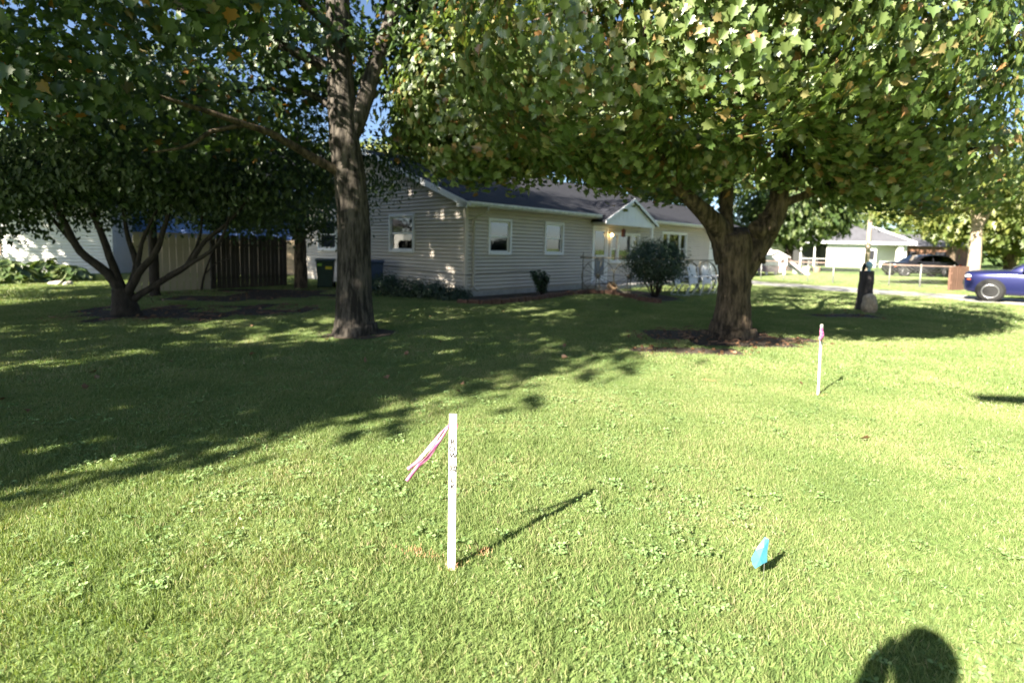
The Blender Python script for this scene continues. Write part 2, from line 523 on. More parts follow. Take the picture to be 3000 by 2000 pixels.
FO = {'a': (.86, 1.88, 1.25, 2.36), 'b': (3.50, 4.54, 1.25, 2.38), 'door': (6.30, 7.36, .18, 2.36), 'pic': (7.50, 9.75, .94, 2.16), 'c': (11.7, 14.2, .92, 2.34), 'gar': (16.9, 19.5, .03, 2.05)}
GO = {'a': (2.40, 3.82, 1.25, 2.50), 'b': (7.35, 8.85, 1.22, 2.48)}
def inner(o, c=.085): return (o[0] + c, o[1] - c, o[2] + c, o[3] - c)
CO = .1135; Z0 = .20; SOF = 2.60
def backing(name, wall, s0, s1, z0, z1, holes):
    fm = face_map(wall)
    S = sorted({s0, s1, *[h[0] for h in holes], *[h[1] for h in holes]}); Z = sorted({z0, z1, *[h[2] for h in holes], *[h[3] for h in holes]})
    bs = []
    for i in range(len(S) - 1):
        for j in range(len(Z) - 1):
            a, b = (S[i] + S[i + 1]) / 2, (Z[j] + Z[j + 1]) / 2
            if any(h[0] < a < h[1] and h[2] < b < h[3] for h in holes): continue
            bs.append((S[i], S[i + 1], -.12, 0, Z[j], Z[j + 1]))
    return part(name, BEIGE, house, fm, bs)
fh = [inner(o, .05) for o in FO.values()]; gh = [inner(o, .05) for o in GO.values()]
fw = backing('front_wall', 'front', 0.12, LEN2, 0.0, SOF + .1, fh)
gw = backing('gable_wall', 'gable', 0.0, WID, 0.0, SOF, gh)
gz = lambda y: RZ0 + RSL * min(y, WID - y) - .08
gt = MB(); gt.prism([(0, 0, SOF), (0, WID, SOF), (0, WID, gz(0) - .1), (0, RIDGE, gz(RIDGE)), (0, 0, gz(0) - .1)], (.12, 0, 0)); me = gt.mesh('gable_top'); fixn(me); obj('gable_top', me, BEIGE, house)
bx('back_wall', BEIGE, house, 0.12, LEN2, WID - .12, WID, 0, SOF + .1)
bx('end_wall', BEIGE, house, LEN2 - .12, LEN2, 0.0, WID - .12, 0, SOF + .1)
bx('inner_floor', DARKROOM, house, .12, LEN2 - .12, .12, WID - .12, .05, .12)
bx('foundation', CONC, house, -.012, LEN2, -.012, WID, -.1, Z0 - .02)

def siding(wall, parent, s0, s1, z0, z1, holes, lim=None):
    fm = face_map(wall)
    z = z0
    while z < z1 - .02:
        zt = min(z + CO, z1)
        a, b, at, bt = s0, s1, s0, s1
        if lim:
            a, b = lim(z); at, bt = lim(zt)
            a = max(a, s0); b = min(b, s1); at = max(at, s0); bt = min(bt, s1)
            if b - a < .12: break
            if bt <= at: at = bt = (a + b) / 2
        cuts = sorted([(h[0], h[1]) for h in holes if min(zt, h[3]) - max(z, h[2]) > CO * .45])
        segs = []; cur = a
        for c0, c1 in cuts:
            segs.append((cur, c0)); cur = c1
        segs.append((cur, b))
        for k, (p, q) in enumerate(segs):
            if q - p < .03: continue
            # long runs are lapped from 3.6 m lengths
            pt = at if k == 0 else p; qt = bt if k == len(segs) - 1 else q
            nseg = 1 if lim else max(1, round((q - p) / 5.5))
            for j in range(nseg):
                p2 = p + (q - p) * j / nseg; q2 = p + (q - p) * (j + 1) / nseg - (.002 if j < nseg - 1 else 0)
                pt2 = pt if j == 0 else p2; qt2 = qt if j == nseg - 1 else q2
                zl = z + (zt - z) * .30
                vs = [fm(p2, .001, z), fm(q2, .001, z), fm(q2, .008, z), fm(p2, .008, z), fm(p2, .050, zl), fm(q2, .050, zl), fm(qt2, .014, zt), fm(pt2, .014, zt), fm(pt2, .001, zt), fm(qt2, .001, zt)]
                m_ = MB().add(vs, [(0, 1, 2, 3), (3, 2, 5, 4), (4, 5, 6, 7), (7, 6, 9, 8), (8, 9, 1, 0), (0, 3, 4, 7, 8), (1, 9, 6, 5, 2)])
                me = m_.mesh('siding_plank'); fixn(me)
                obj('siding_plank', me, BEIGE, parent)
        z = zt
siding('front', fw, 0.06, LEN2, Z0, SOF, [inner(o) for o in FO.values()])
siding('gable', gw, 0.06, WID - .05, Z0, 4.75, [inner(o) for o in GO.values()],
       lambda z: ((z - (gz(0) - .05)) / RSL, WID - (z - (gz(0) - .05)) / RSL) if z > gz(0) - .05 else (0.06, WID - .05))
# corner boards
for x0, x1, y0, y1, nm in ((-.05, .058, -.05, .058, 'corner_board'), (-.03, .05, WID - .048, WID + .03, 'corner_board'), (LEN2 - .05, LEN2 + .03, -.03, .05, 'corner_board')):
    bx(nm, mat('beige_trim', (0.62, 0.55, 0.47), .5), house, x0, x1, y0, y1, Z0 - .03, SOF + .02)

def dh_window(wall, o, parent, blind=0.5):
    fm = face_map(wall); s0, s1, z0, z1 = o; c = .085
    w = part('window', TRIMW, parent, fm, [(s0, s0 + c, -.05, .075, z0, z1), (s1 - c, s1, -.05, .075, z0, z1), (s0 + c, s1 - c, -.05, .075, z1 - c, z1), (s0 + c, s1 - c, -.05, .09, z0, z0 + c)], .006)
    a, b, p, q = s0 + c, s1 - c, z0 + c, z1 - c; m = (p + q) / 2; t = .045
    for nm, zb, zt, n in (('upper_sash', m - .02, q, .022), ('lower_sash', p, m + .02, -.006)):
        f = part(nm, TRIMW, w, fm, [(a, a + t, n - .024, n, zb, zt), (b - t, b, n - .024, n, zb, zt), (a + t, b - t, n - .024, n, zt - t, zt), (a + t, b - t, n - .024, n, zb, zb + t)])
        part('pane', GLASS, w, fm, [(a + t, b - t, n - .014, n - .010, zb + t, zt - t)])
    part('blind', BLIND, w, fm, [(a + .02, b - .02, -.105, -.100, q - (q - p) * blind, q)])
    part('screen', SCREEN, w, fm, [(a + t, b - t, -.062, -.058, p + t, m - .02)])
    return w
def triple_window(wall, o, parent):
    fm = face_map(wall); s0, s1, z0, z1 = o; c = .085
    w = part('window', TRIMW, parent, fm, [(s0, s0 + c, -.05, .075, z0, z1), (s1 - c, s1, -.05, .075, z0, z1), (s0 + c, s1 - c, -.05, .075, z1 - c, z1), (s0 + c, s1 - c, -.05, .09, z0, z0 + c)], .006)
    a, b, p, q = s0 + c, s1 - c, z0 + c, z1 - c; L = b - a
    x1, x2 = a + L * .25, b - L * .25; t = .04; m = p + (q - p) * .45
    part('mullion', TRIMW, w, fm, [(x1 - .05, x1 + .05, -.04, .05, p, q)]); part('mullion', TRIMW, w, fm, [(x2 - .05, x2 + .05, -.04, .05, p, q)])
    for (u0, u1) in ((a, x1 - .05), (x2 + .05, b)):
        for zb, zt, n in ((m - .02, q, .02), (p, m + .02, -.006)):
            part('side_sash', TRIMW, w, fm, [(u0, u0 + t, n - .024, n, zb, zt), (u1 - t, u1, n - .024, n, zb, zt), (u0 + t, u1 - t, n - .024, n, zt - t, zt), (u0 + t, u1 - t, n - .024, n, zb, zb + t)])
            part('pane', GLASS, w, fm, [(u0 + t, u1 - t, n - .014, n - .010, zb + t, zt - t)])
        part('screen', SCREEN, w, fm, [(u0 + t, u1 - t, -.062, -.058, p + t, m - .02)])
    part('centre_sash', TRIMW, w, fm, [(x1 + .05, x1 + .05 + t, -.01, .012, p, q), (x2 - .05 - t, x2 - .05, -.01, .012, p, q), (x1 + .05 + t, x2 - .05 - t, -.01, .012, q - t, q), (x1 + .05 + t, x2 - .05 - t, -.01, .012, p, p + t)])
    part('pane', GLASS, w, fm, [(x1 + .05 + t, x2 - .05 - t, -.002, .002, p + t, q - t)])
    part('curtain', mat('pale_curtain', (.55, .54, .50), .9, var=.15, scale=3, stretch=(14, 14, .5)), w, fm, [(x1 + .1 + i * .075, x1 + .155 + i * .075, -.20 + .012 * (i % 2), -.19 + .012 * (i % 2), p, q) for i in range(4)] + [(x2 - .4 + i * .075, x2 - .345 + i * .075, -.20 + .012 * (i % 2), -.19 + .012 * (i % 2), p, q) for i in range(4)])
    return w
dh_window('front', FO['a'], house, .52); dh_window('front', FO['b'], house, .50)
dh_window('gable', GO['a'], house, .48); dh_window('gable', GO['b'], house, .5)
triple_window('front', FO['pic'], house); triple_window('front', FO['c'], house)

# storm door
F_ = face_map('front')
s0, s1, z0, z1 = FO['door']
door = part('storm_door', TRIMW, house, F_, [(s0, s0 + .10, -.05, .06, z0, z1), (s1 - .10, s1, -.05, .06, z0, z1), (s0 + .10, s1 - .10, -.05, .06, z1 - .10, z1)], .006)
a, b, p, q = s0 + .11, s1 - .11, z0 + .02, z1 - .11; st = .085; mz = p + (q - p) * .50; kz = p + .28
part('door_frame', TRIMW, door, F_, [(a, a + st, .0, .035, p, q), (b - st, b, .0, .035, p, q), (a + st, b - st, .0, .035, q - st, q), (a + st, b - st, .0, .035, mz - .035, mz + .035)])
part('kick_panel', TRIMW, door, F_, [(a + st, b - st, .004, .030, p, kz)])
part('glass_panel', GLASS, door, F_, [(a + st, b - st, .014, .018, mz + .035, q - st)])
part('screen_panel', mat('blue_grey_screen', (.16, .18, .21), .6), door, F_, [(a + st, b - st, .012, .016, kz, mz - .035)])
part('inner_door', TRIMW, door, F_, [(a, b, -.11, -.075, p, q)])
mb = MB(); mb.lathe([(.001, 0), (.055, 0), (.06, .012), (.001, .013)], 20, M=Matrix.Translation((a + .24, .072, mz + .52)) @ Matrix.Rotation(math.pi / 2, 4, 'X') @ Matrix.Diagonal((1, 1.9, 1, 1)))
mb.build('oval_plaque', mat('dark_plaque', (.05, .05, .06), .5), door)
mb = MB(); mb.tube([(a + .05, -.04, mz - .12), (a + .05, -.085, mz - .12), (a + .05, -.085, mz + .06), (a + .05, -.04, mz + .06)], .011, 6); mb.build('handle', RUST, door)

# garage door with a row of small panes
s0, s1, z0, z1 = FO['gar']
gd = part('garage_door', TRIMW, house, F_, [(s0, s0 + .1, -.05, .05, z0, z1), (s1 - .1, s1, -.05, .05, z0, z1), (s0 + .1, s1 - .1, -.05, .06, z1 - .1, z1), (s0 - .05, s1 + .05, .0, .10, z1, z1 + .03)])
nrow = 4; dh = (z1 - .1 - z0) / nrow
for r in range(nrow):
    if r < nrow - 1:
        part('door_panel', TRIMW, gd, F_, [(s0 + .1, s1 - .1, -.05, -.02, z0 + r * dh + .004, z0 + (r + 1) * dh - .004)])
    else:
        zb = z0 + r * dh + .004; zt = z0 + (r + 1) * dh - .004; w4 = (s1 - s0 - .2) / 6; bs = [(s0 + .1, s1 - .1, -.05, -.02, zb, zb + .1), (s0 + .1, s1 - .1, -.05, -.02, zt - .1, zt)]
        for k in range(7): bs.append((max(s0 + .1, s0 + .1 + k * w4 - .05), min(s1 - .1, s0 + .1 + k * w4 + .05), -.05, -.02, zb + .1, zt - .1))
        part('door_panel', TRIMW, gd, F_, bs)
        for k in range(6): part('pane', GLASS, gd, F_, [(s0 + .1 + k * w4 + .05, s0 + .1 + (k + 1) * w4 - .05, -.04, -.036, zb + .1, zt - .1)])

# roofs
def slab_roof(name, x0, x1, zoff, yf=-.42, yb=WID + .42, parent=house):
    ze = RZ0 + zoff + RSL * yf
    zr = RZ0 + zoff + RSL * RIDGE
    t = .09
    mb = MB(); mb.prism([(x0, yf, ze), (x0, RIDGE, zr), (x0, yb, ze), (x0, yb, ze - t), (x0, RIDGE, zr - t), (x0, yf, ze - t)], (x1 - x0, 0, 0))
    me = mb.mesh(name); fixn(me)
    return obj(name, me, ROOFM, parent)
rf = slab_roof('roof', -.32, LEN1 - .005, 0)
rg = slab_roof('garage_roof', LEN1 + .005, LEN2 + .25, -.24)
mb = MB(); mb.prism([(LEN1 - .02, 0, 2.4), (LEN1 - .02, WID, 2.4), (LEN1 - .02, WID, gz(0)), (LEN1 - .02, RIDGE, gz(RIDGE)), (LEN1 - .02, 0, gz(0))], (-.1, 0, 0)); me = mb.mesh('inner_gable'); fixn(me); obj('inner_gable', me, BEIGE, house)
# soffit and rake boards
part('soffit', mat('beige_trim', (0.62, 0.55, 0.47), .5), house, F_, [(-.30, LEN1 - .03, -.01, .40, SOF, SOF + .02)])
part('soffit', mat('beige_trim', (0.62, 0.55, 0.47), .5), house, F_, [(LEN1, LEN2 + .2, -.01, .40, SOF - .24, SOF - .22)])
for sgn in (0, 1):
    y0, y1 = (-.42, RIDGE) if sgn == 0 else (WID + .42, RIDGE)
    ze = RZ0 + RSL * -.42; zr = RZ0 + RSL * RIDGE
    mb = MB(); mb.prism([(-.345, y0, ze - .005), (-.345, y1, zr - .005), (-.345, y1, zr - .185), (-.345, y0, ze - .185)], (.022, 0, 0)); me = mb.mesh('rake_board'); fixn(me); obj('rake_board', me, TRIMW, house)
mb = MB(); mb.prism([(-.345, -.425, RZ0 + RSL * -.42 - .02), (-.345, -.0, RZ0 - .1), (-.345, -.0, SOF + .0), (-.345, -.425, SOF)], (.3, 0, 0)); me = mb.mesh('eave_return'); fixn(me); obj('eave_return', me, TRIMW, house)
def gutter(x0, x1, z):
    pr = [(-.425, z - .115), (-.50, z - .115), (-.545, z - .05), (-.545, z), (-.53, z), (-.53, z - .045), (-.49, z - .10), (-.435, z - .10), (-.435, z), (-.425, z)]
    mb = MB(); mb.prism([(x0, y, zz) for y, zz in pr], (x1 - x0, 0, 0)); me = mb.mesh('gutter'); fixn(me)
    g = obj('gutter', me, mat('grey_white_gutter', (.68, .69, .68), .45, var=.2, scale=9), house)
    for xx in (x0, x1 - .01): bx('end_cap', TRIMW, g, xx - .004 if xx == x0 else xx + .012, xx + .004 if xx == x0 else xx + .020, -.545, -.425, z - .115, z)
ZG = RZ0 + RSL * -.42 + .0
gutter(-.32, 6.15, ZG); gutter(10.15, LEN1 - .02, ZG); gutter(LEN1 + .02, LEN2 + .2, ZG - .24)
# downspout near the corner: goose-neck, pipe, elbow
DSM = mat('beige_pipe', (.50, .47, .40), .5, var=.15, scale=12)
mb = MB(); mb.tube([(.42, -.48, ZG - .11), (.42, -.48, ZG - .22), (.30, -.20, ZG - .36), (.26, -.075, ZG - .46), (.26, -.075, 1.4), (.26, -.075, .42), (.26, -.075, .34), (.27, -.16, .25), (.28, -.28, .22)], .038, 8); mb.build('downspout', DSM, house)
bx('pipe_strap', DSM, house, .205, .315, -.12, -.03, 1.62, 1.65); bx('pipe_strap', DSM, house, .205, .315, -.12, -.03, .62, .65)
# cable clipped along the siding
mb = MB(); mb.tube([(-.055, 6.2, .86), (-.055, 5.0, .80), (-.055, 3.4, .76), (-.055, 1.8, .70), (-.056, .25, .67), (-.062, -.06, .67), (.16, -.056, .67), (.6, -.055, .70), (1.4, -.055, .69), (2.3, -.055, .73), (3.0, -.055, .70)], .009, 5); mb.build('cable', BLACKM, house)

# entry gable
ex0, ex1, ey, ez, ea = 6.32, 10.0, -.60, 2.40, 3.42
em = (ex0 + ex1) / 2; es = (ea - ez - .22) / (em - ex0)
PED = mat('white_board', (.78, .79, .82), .5, var=.03, scale=2)
ped = bx('pediment', PED, house, ex0, ex1, ey, ey + .10, ez, ez + .20)
nbd = 12
for k in range(nbd):
    xa = ex0 + .04 + (ex1 - ex0 - .08) * k / nbd; xb = ex0 + .04 + (ex1 - ex0 - .08) * (k + 1) / nbd - .006
    za = lambda x: ez + .20 + es * (min(x - ex0, ex1 - x))
    mb = MB(); pts = [(xa, ey + .03, ez + .2), (xb, ey + .03, ez + .2), (xb, ey + .03, za(xb))]
    if xa < em < xb: pts.append((em, ey + .03, za(em)))
    pts.append((xa, ey + .03, za(xa)))
    mb.prism(pts, (0, .03, 0)); me = mb.mesh('pediment_board'); fixn(me); obj('pediment_board', me, PED, ped)
bx('side_beam', PED, house, ex0, ex0 + .12, ey + .10, -.02, ez, ez + .2); bx('side_beam', PED, house, ex1 - .12, ex1, ey + .10, -.02, ez, ez + .2)
bx('porch_ceiling', PED, house, ex0 + .12, ex1 - .12, ey + .10, -.02, ez + .1, ez + .13)
ze = ez + .20 - .06; ov = .14; yb = 2.3
mb = MB(); mb.prism([(ex0 - ov, ey - .08, ze), (em, ey - .08, ea + .05), (ex1 + ov, ey - .08, ze), (ex1 + ov, ey - .08, ze - .07), (em, ey - .08, ea - .03), (ex0 - ov, ey - .08, ze - .07)], (0, yb, 0)); me = mb.mesh('entry_roof'); fixn(me); obj('entry_roof', me, ROOFM, house)
for sx in (-1, 1):
    xo = ex0 - ov if sx < 0 else ex1 + ov
    mb = MB(); mb.prism([(xo, ey - .105, ze + .0), (em, ey - .105, ea + .05), (em, ey - .105, ea - .06), (xo, ey - .105, ze - .11)], (0, .022, 0)); me = mb.mesh('rake_trim'); fixn(me); obj('rake_trim', me, PED, house)
bx('porch_post', TRIMW, house, 9.80, 9.90, ey + .01, ey + .11, .30, ez)
bx('porch_slab', CONC, house, 5.85, 10.9, -1.08, -.025, -.05, .17, .01)
bx('door_mat', mat('grey_mat', (.12, .12, .12), .95), house, 6.42, 7.25, -.62, -.16, .172, .188)
# porch lamp (lit) on the wall
lampm = bpy.data.materials.new('lit_bulb'); lampm.use_nodes = True
pr = lampm.node_tree.nodes['Principled BSDF']; pr.inputs['Emission Color'].default_value = (1, .66, .25, 1); pr.inputs['Emission Strength'].default_value = 5.0
lp = bx('porch_lamp', RUST, house, 7.395, 7.465, -.085, -.050, 1.98, 2.16)
mb = MB(); mb.tube([(7.43, -.07, 2.12), (7.43, -.15, 2.15), (7.43, -.16, 2.10)], .012, 6); mb.build('lamp_arm', RUST, lp)
mb = MB(); mb.lathe([(.01, -.06), (.045, -.04), (.06, 0), (.05, .04), (.015, .06)], 14, (7.43, -.16, 2.04)); mb.build('bulb', lampm, lp)
bx('house_roof_vent', ROOFM, house, 4.2, 4.4, 3.4, 3.6, RZ0 + RSL * 3.3 + .0, RZ0 + RSL * 3.6 + .16)

# ================================================================== TREES
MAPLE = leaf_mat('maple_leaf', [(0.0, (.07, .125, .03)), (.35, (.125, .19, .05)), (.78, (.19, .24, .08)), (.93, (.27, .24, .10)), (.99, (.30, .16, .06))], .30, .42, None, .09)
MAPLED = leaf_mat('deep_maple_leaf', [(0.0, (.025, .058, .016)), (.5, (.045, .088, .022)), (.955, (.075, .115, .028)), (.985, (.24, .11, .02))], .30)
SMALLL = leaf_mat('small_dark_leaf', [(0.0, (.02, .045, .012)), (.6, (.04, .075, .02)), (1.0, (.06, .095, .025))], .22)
FARL = leaf_mat('far_leaf', [(0.0, (.04, .08, .018)), (.5, (.075, .125, .028)), (1.0, (.12, .155, .04))], .35)
YELL = leaf_mat('yellow_green_leaf', [(0.0, (.10, .15, .03)), (.5, (.17, .21, .045)), (1.0, (.24, .25, .06))], .40)
EVERG = leaf_mat('evergreen_leaf', [(0.0, (.018, .04, .018)), (.6, (.035, .065, .028)), (1.0, (.05, .09, .035))], .15)
HOSTA = leaf_mat('hosta_leaf', [(0.0, (.06, .11, .03)), (.6, (.12, .17, .06)), (1.0, (.22, .26, .11))], .25)

def tree_root(name, label, base, group=None):
    return thing(name, label, 'tree', (base.x, base.y, 0), 0, group)

# ---- right maple: flared trunk, burl, two heavy limbs, wide low crown
t2 = tree_root('maple_tree', 'stout maple with knobbly forked trunk and bright sunlit crown right of centre', T2)
bx_, by_ = T2.x, T2.y
limb('trunk', [(bx_, by_, -.15), (bx_, by_, .05), (bx_ + .0, by_, .28), (bx_ + .01, by_, .7), (bx_ + .0, by_, 1.15), (bx_ - .03, by_, 1.55), (bx_ - .10, by_, 1.85)],
     [.50, .40, .325, .275, .275, .31, .27], BARK2, t2, 28, .018, [.55, .55, .5, .45, .4, .35, .3, .25, .2, .18, .15, .12, .1, .08, .06], 6)
limb('limb', [(bx_ - .10, by_, 1.35), (bx_ - .30, by_, 1.85), (3.10, 8.95, 2.22), (2.69, 8.7, 2.50), (2.22, 8.3, 2.95), (1.92, 7.8, 3.7), (1.7, 7.3, 4.6)], [.24, .20, .135, .10, .078, .065, .04], BARK2, t2, 12, .06)
limb('limb', [(bx_ + .12, by_, 1.10), (bx_ + .32, by_ - .02, 1.5), (bx_ + .52, by_, 1.95), (bx_ + .68, by_, 2.35), (bx_ + .72, by_ + .05, 2.9), (bx_ + .9, by_ + .1, 4.0), (bx_ + 1.0, by_, 6.0), (bx_ + .9, by_, 8.0)], [.20, .20, .21, .165, .13, .11, .085, .04], BARK2, t2, 12, .08)
mb = MB(); bm = bmesh.new(); bmesh.ops.create_icosphere(bm, subdivisions=3, radius=1)
for v in bm.verts:
    n = v.co.copy(); v.co = Vector((n.x * .22, n.y * .22, n.z * .20)) * (1 + .22 * math.sin(5 * n.x + 3 * n.z) + .15 * math.sin(7 * n.y + 2))
me = bpy.data.meshes.new('burl'); bm.to_mesh(me); bm.free(); me.polygons.foreach_set('use_smooth', [True] * len(me.polygons))
b_ = obj('burl', me, BARK2, t2); b_.location = (.42, -.12, 1.92)
b_ = obj('burl', me, BARK2, t2); b_.location = (.33, -.14, 1.40); b_.scale = (.6, .5, .55)
limb('limb', [(bx_ - .15, by_ + .05, 1.75), (bx_ - .1, by_ + .3, 2.6), (bx_ + .0, by_ + .3, 4.0), (bx_ - .6, by_ + .4, 6.0), (bx_ - .8, by_ + .4, 8.2)], [.13, .11, .09, .07, .04], BARK2, t2, 10, .06)
for pts, r in (([(bx_ + .66, by_, 2.3), (5.6, 8.9, 2.75), (6.6, 8.6, 3.1), (7.6, 8.4, 3.2)], .08), ([(bx_ + .75, by_, 2.9), (5.8, 8.3, 3.7), (7.0, 7.8, 4.3)], .08),
               ([(bx_ + .0, by_ + .3, 3.6), (2.4, 8.6, 4.6), (.9, 8.0, 4.9), (.2, 7.6, 4.6)], .07), ([(2.3, 8.4, 2.9), (1.3, 8.7, 3.4), (.2, 9.0, 3.8), (-.5, 9.4, 4.2)], .06),
               ([(bx_ + .1, by_, 3.2), (3.3, 7.6, 4.2), (2.9, 6.4, 4.7)], .06), ([(bx_ + .72, by_, 2.6), (5.4, 10.2, 3.3), (7.2, 10.8, 3.9)], .07),
               ([(bx_ + .9, by_, 4.2), (5.6, 8.0, 5.2), (6.2, 7.2, 5.8)], .06), ([(bx_ + .0, by_ + .3, 3.2), (3.9, 10.9, 4.0), (4.0, 12.3, 4.6)], .07)):
    limb('branch', pts, [r * (1 - .75 * i / (len(pts) - 1)) for i in range(len(pts))], BARK2, t2, 7, .05)
B2 = [(3.3, 9.2, 7.4, 3.6, 4.2, 3.2, 260), (.9, 7.1, 4.35, 1.7, 1.5, 1.55, 230), (2.6, 6.3, 4.7, 1.8, 1.2, 1.75, 250), (4.1, 6.8, 4.6, 1.5, 1.3, 1.65, 230), (5.3, 7.9, 4.1, 1.35, 1.6, 1.45, 210), (7.6, 9.9, 3.3, 1.7, 1.7, .9, 100), (.8, 9.6, 3.25, 1.4, 1.0, .55, 80), (2.5, 9.9, 3.05, 1.3, 1.0, .5, 60), (-.7, 9.6, 3.35, 1.1, 1.0, .6, 60), (-1.5, 10.2, 3.75, .8, .8, .6, 55), (-1.2, 10.0, 4.9, 1.0, 1.0, .9, 70), (1.7, 8.0, 2.95, .8, .7, .4, 36), (3.0, 8.3, 2.9, .7, .6, .35, 28), (5.6, 8.6, 2.85, .9, .8, .4, 36),
      (-.45, 9.0, 3.9, 1.4, 1.5, 1.3, 150), (-.5, 10.3, 5.3, 1.5, 1.6, 1.7, 140), (1.6, 9.0, 3.25, 1.2, 1.0, .5, 50), (4.0, 12.2, 4.6, 3.4, 2.2, 1.6, 85), (4.3, 8.9, 3.25, .75, .7, .5, 36), (6.2, 9.2, 3.1, 1.5, 1.2, .5, 60)]
crown('crown', B2, MAPLE, t2, 21, per=24, spread=.17, size=.122, shell=.86, face=1.3, up=.5, flat=.8)

# ---- left maple: tall straight trunk, crown mostly above and left of the frame
t1 = tree_root('maple_tree', 'tall straight dark trunked maple left of the beige house', T1)
x_, y_ = T1.x, T1.y
limb('trunk', [(x_, y_, -.15), (x_, y_, .04), (x_ + .0, y_, .3), (x_ - .01, y_, 1.0), (x_ - .02, y_, 2.1), (x_ - .16, y_, 3.3), (x_ - .21, y_, 4.2), (x_ - .24, y_, 5.4), (x_ - .2, y_ + .1, 7.5), (x_ - .1, y_, 10.0)],
     [.46, .37, .31, .275, .255, .235, .20, .18, .12, .05], BARK, t1, 28, .018, [.55, .55, .5, .45, .4, .3, .25, .2, .15, .1], 6)
limb('limb', [(x_ - .10, y_, 3.1), (x_ + .14, y_ + .06, 3.75), (x_ + .34, y_ + .16, 4.5), (x_ + .62, y_ + .4, 5.6), (x_ + 1.0, y_ + .6, 7.2)], [.14, .14, .12, .10, .05], BARK, t1, 10, .05)
limb('branch', [(x_ - .15, y_ - .05, 2.62), (-3.10, 8.4, 2.80), (-3.50, 8.0, 3.05), (-3.75, 7.6, 3.12), (-3.98, 7.3, 3.18), (-4.5, 6.8, 3.3)], [.085, .07, .055, .048, .04, .02], BARK2, t1, 8, .06)
limb('branch', [(-3.78, 7.55, 3.12), (-4.05, 7.2, 2.95), (-4.25, 7.0, 2.72), (-4.6, 6.8, 2.6)], [.034, .03, .022, .012], BARK2, t1, 6, .06)
for pts, r in (([(x_ - .2, y_, 4.2), (-4.2, 8.2, 4.7), (-6.0, 7.6, 5.0), (-8.0, 7.6, 5.0)], .10), ([(x_ - .2, y_, 4.8), (-3.6, 7.2, 5.2), (-4.0, 5.6, 4.7)], .08), ([(x_ - .18, y_, 3.6), (-3.7, 8.9, 4.0), (-5.4, 8.8, 3.8)], .07),
               ([(x_ + .5, y_ + .3, 5.2), (-1.4, 9.4, 5.9), (-.9, 9.8, 6.4)], .06), ([(x_ - .22, y_, 5.6), (-4.6, 10, 7.0), (-6.0, 11.0, 8.0)], .08), ([(x_ - .2, y_, 6.4), (-2.6, 7.0, 7.4), (-2.4, 5.8, 8.2)], .07)):
    limb('branch', pts, [r * (1 - .75 * i / (len(pts) - 1)) for i in range(len(pts))], BARK, t1, 7, .05)
B1 = [(-1.3, 9.6, 5.3, 1.1, 1.2, .9, 80), (-3.4, 9.4, 4.7, 1.3, 1.2, .8, 90), (-2.3, 10.8, 5.6, 1.8, 1.2, 1.2, 65), (-4.4, 10.2, 4.0, 1.6, 1.2, .9, 60), (-4.6, 8.8, 11.4, 4.4, 4.4, 5.0, 1050), (-5.3, 6.5, 4.6, 2.1, 1.8, 1.15, 135), (-3.5, 5.4, 4.15, 1.6, 1.1, .75, 80), (-8.0, 7.8, 4.6, 2.3, 2.0, 1.5, 125), (-5.6, 8.6, 3.55, 2.0, 1.5, .7, 120), (-2.6, 8.4, 5.6, 1.9, 1.7, 1.1, 85),
      (-1.15, 9.8, 6.0, 1.2, 1.4, 1.0, 70), (-6.9, 6.2, 3.5, 1.3, 1.0, .7, 70), (-9.0, 10.5, 5.0, 2.4, 2.2, 1.6, 70), (-4.9, 5.9, 3.25, .8, .6, .4, 26)]
crown('crown', B1, MAPLED, t1, 31, per=13, spread=.19, size=.125, shell=.55)

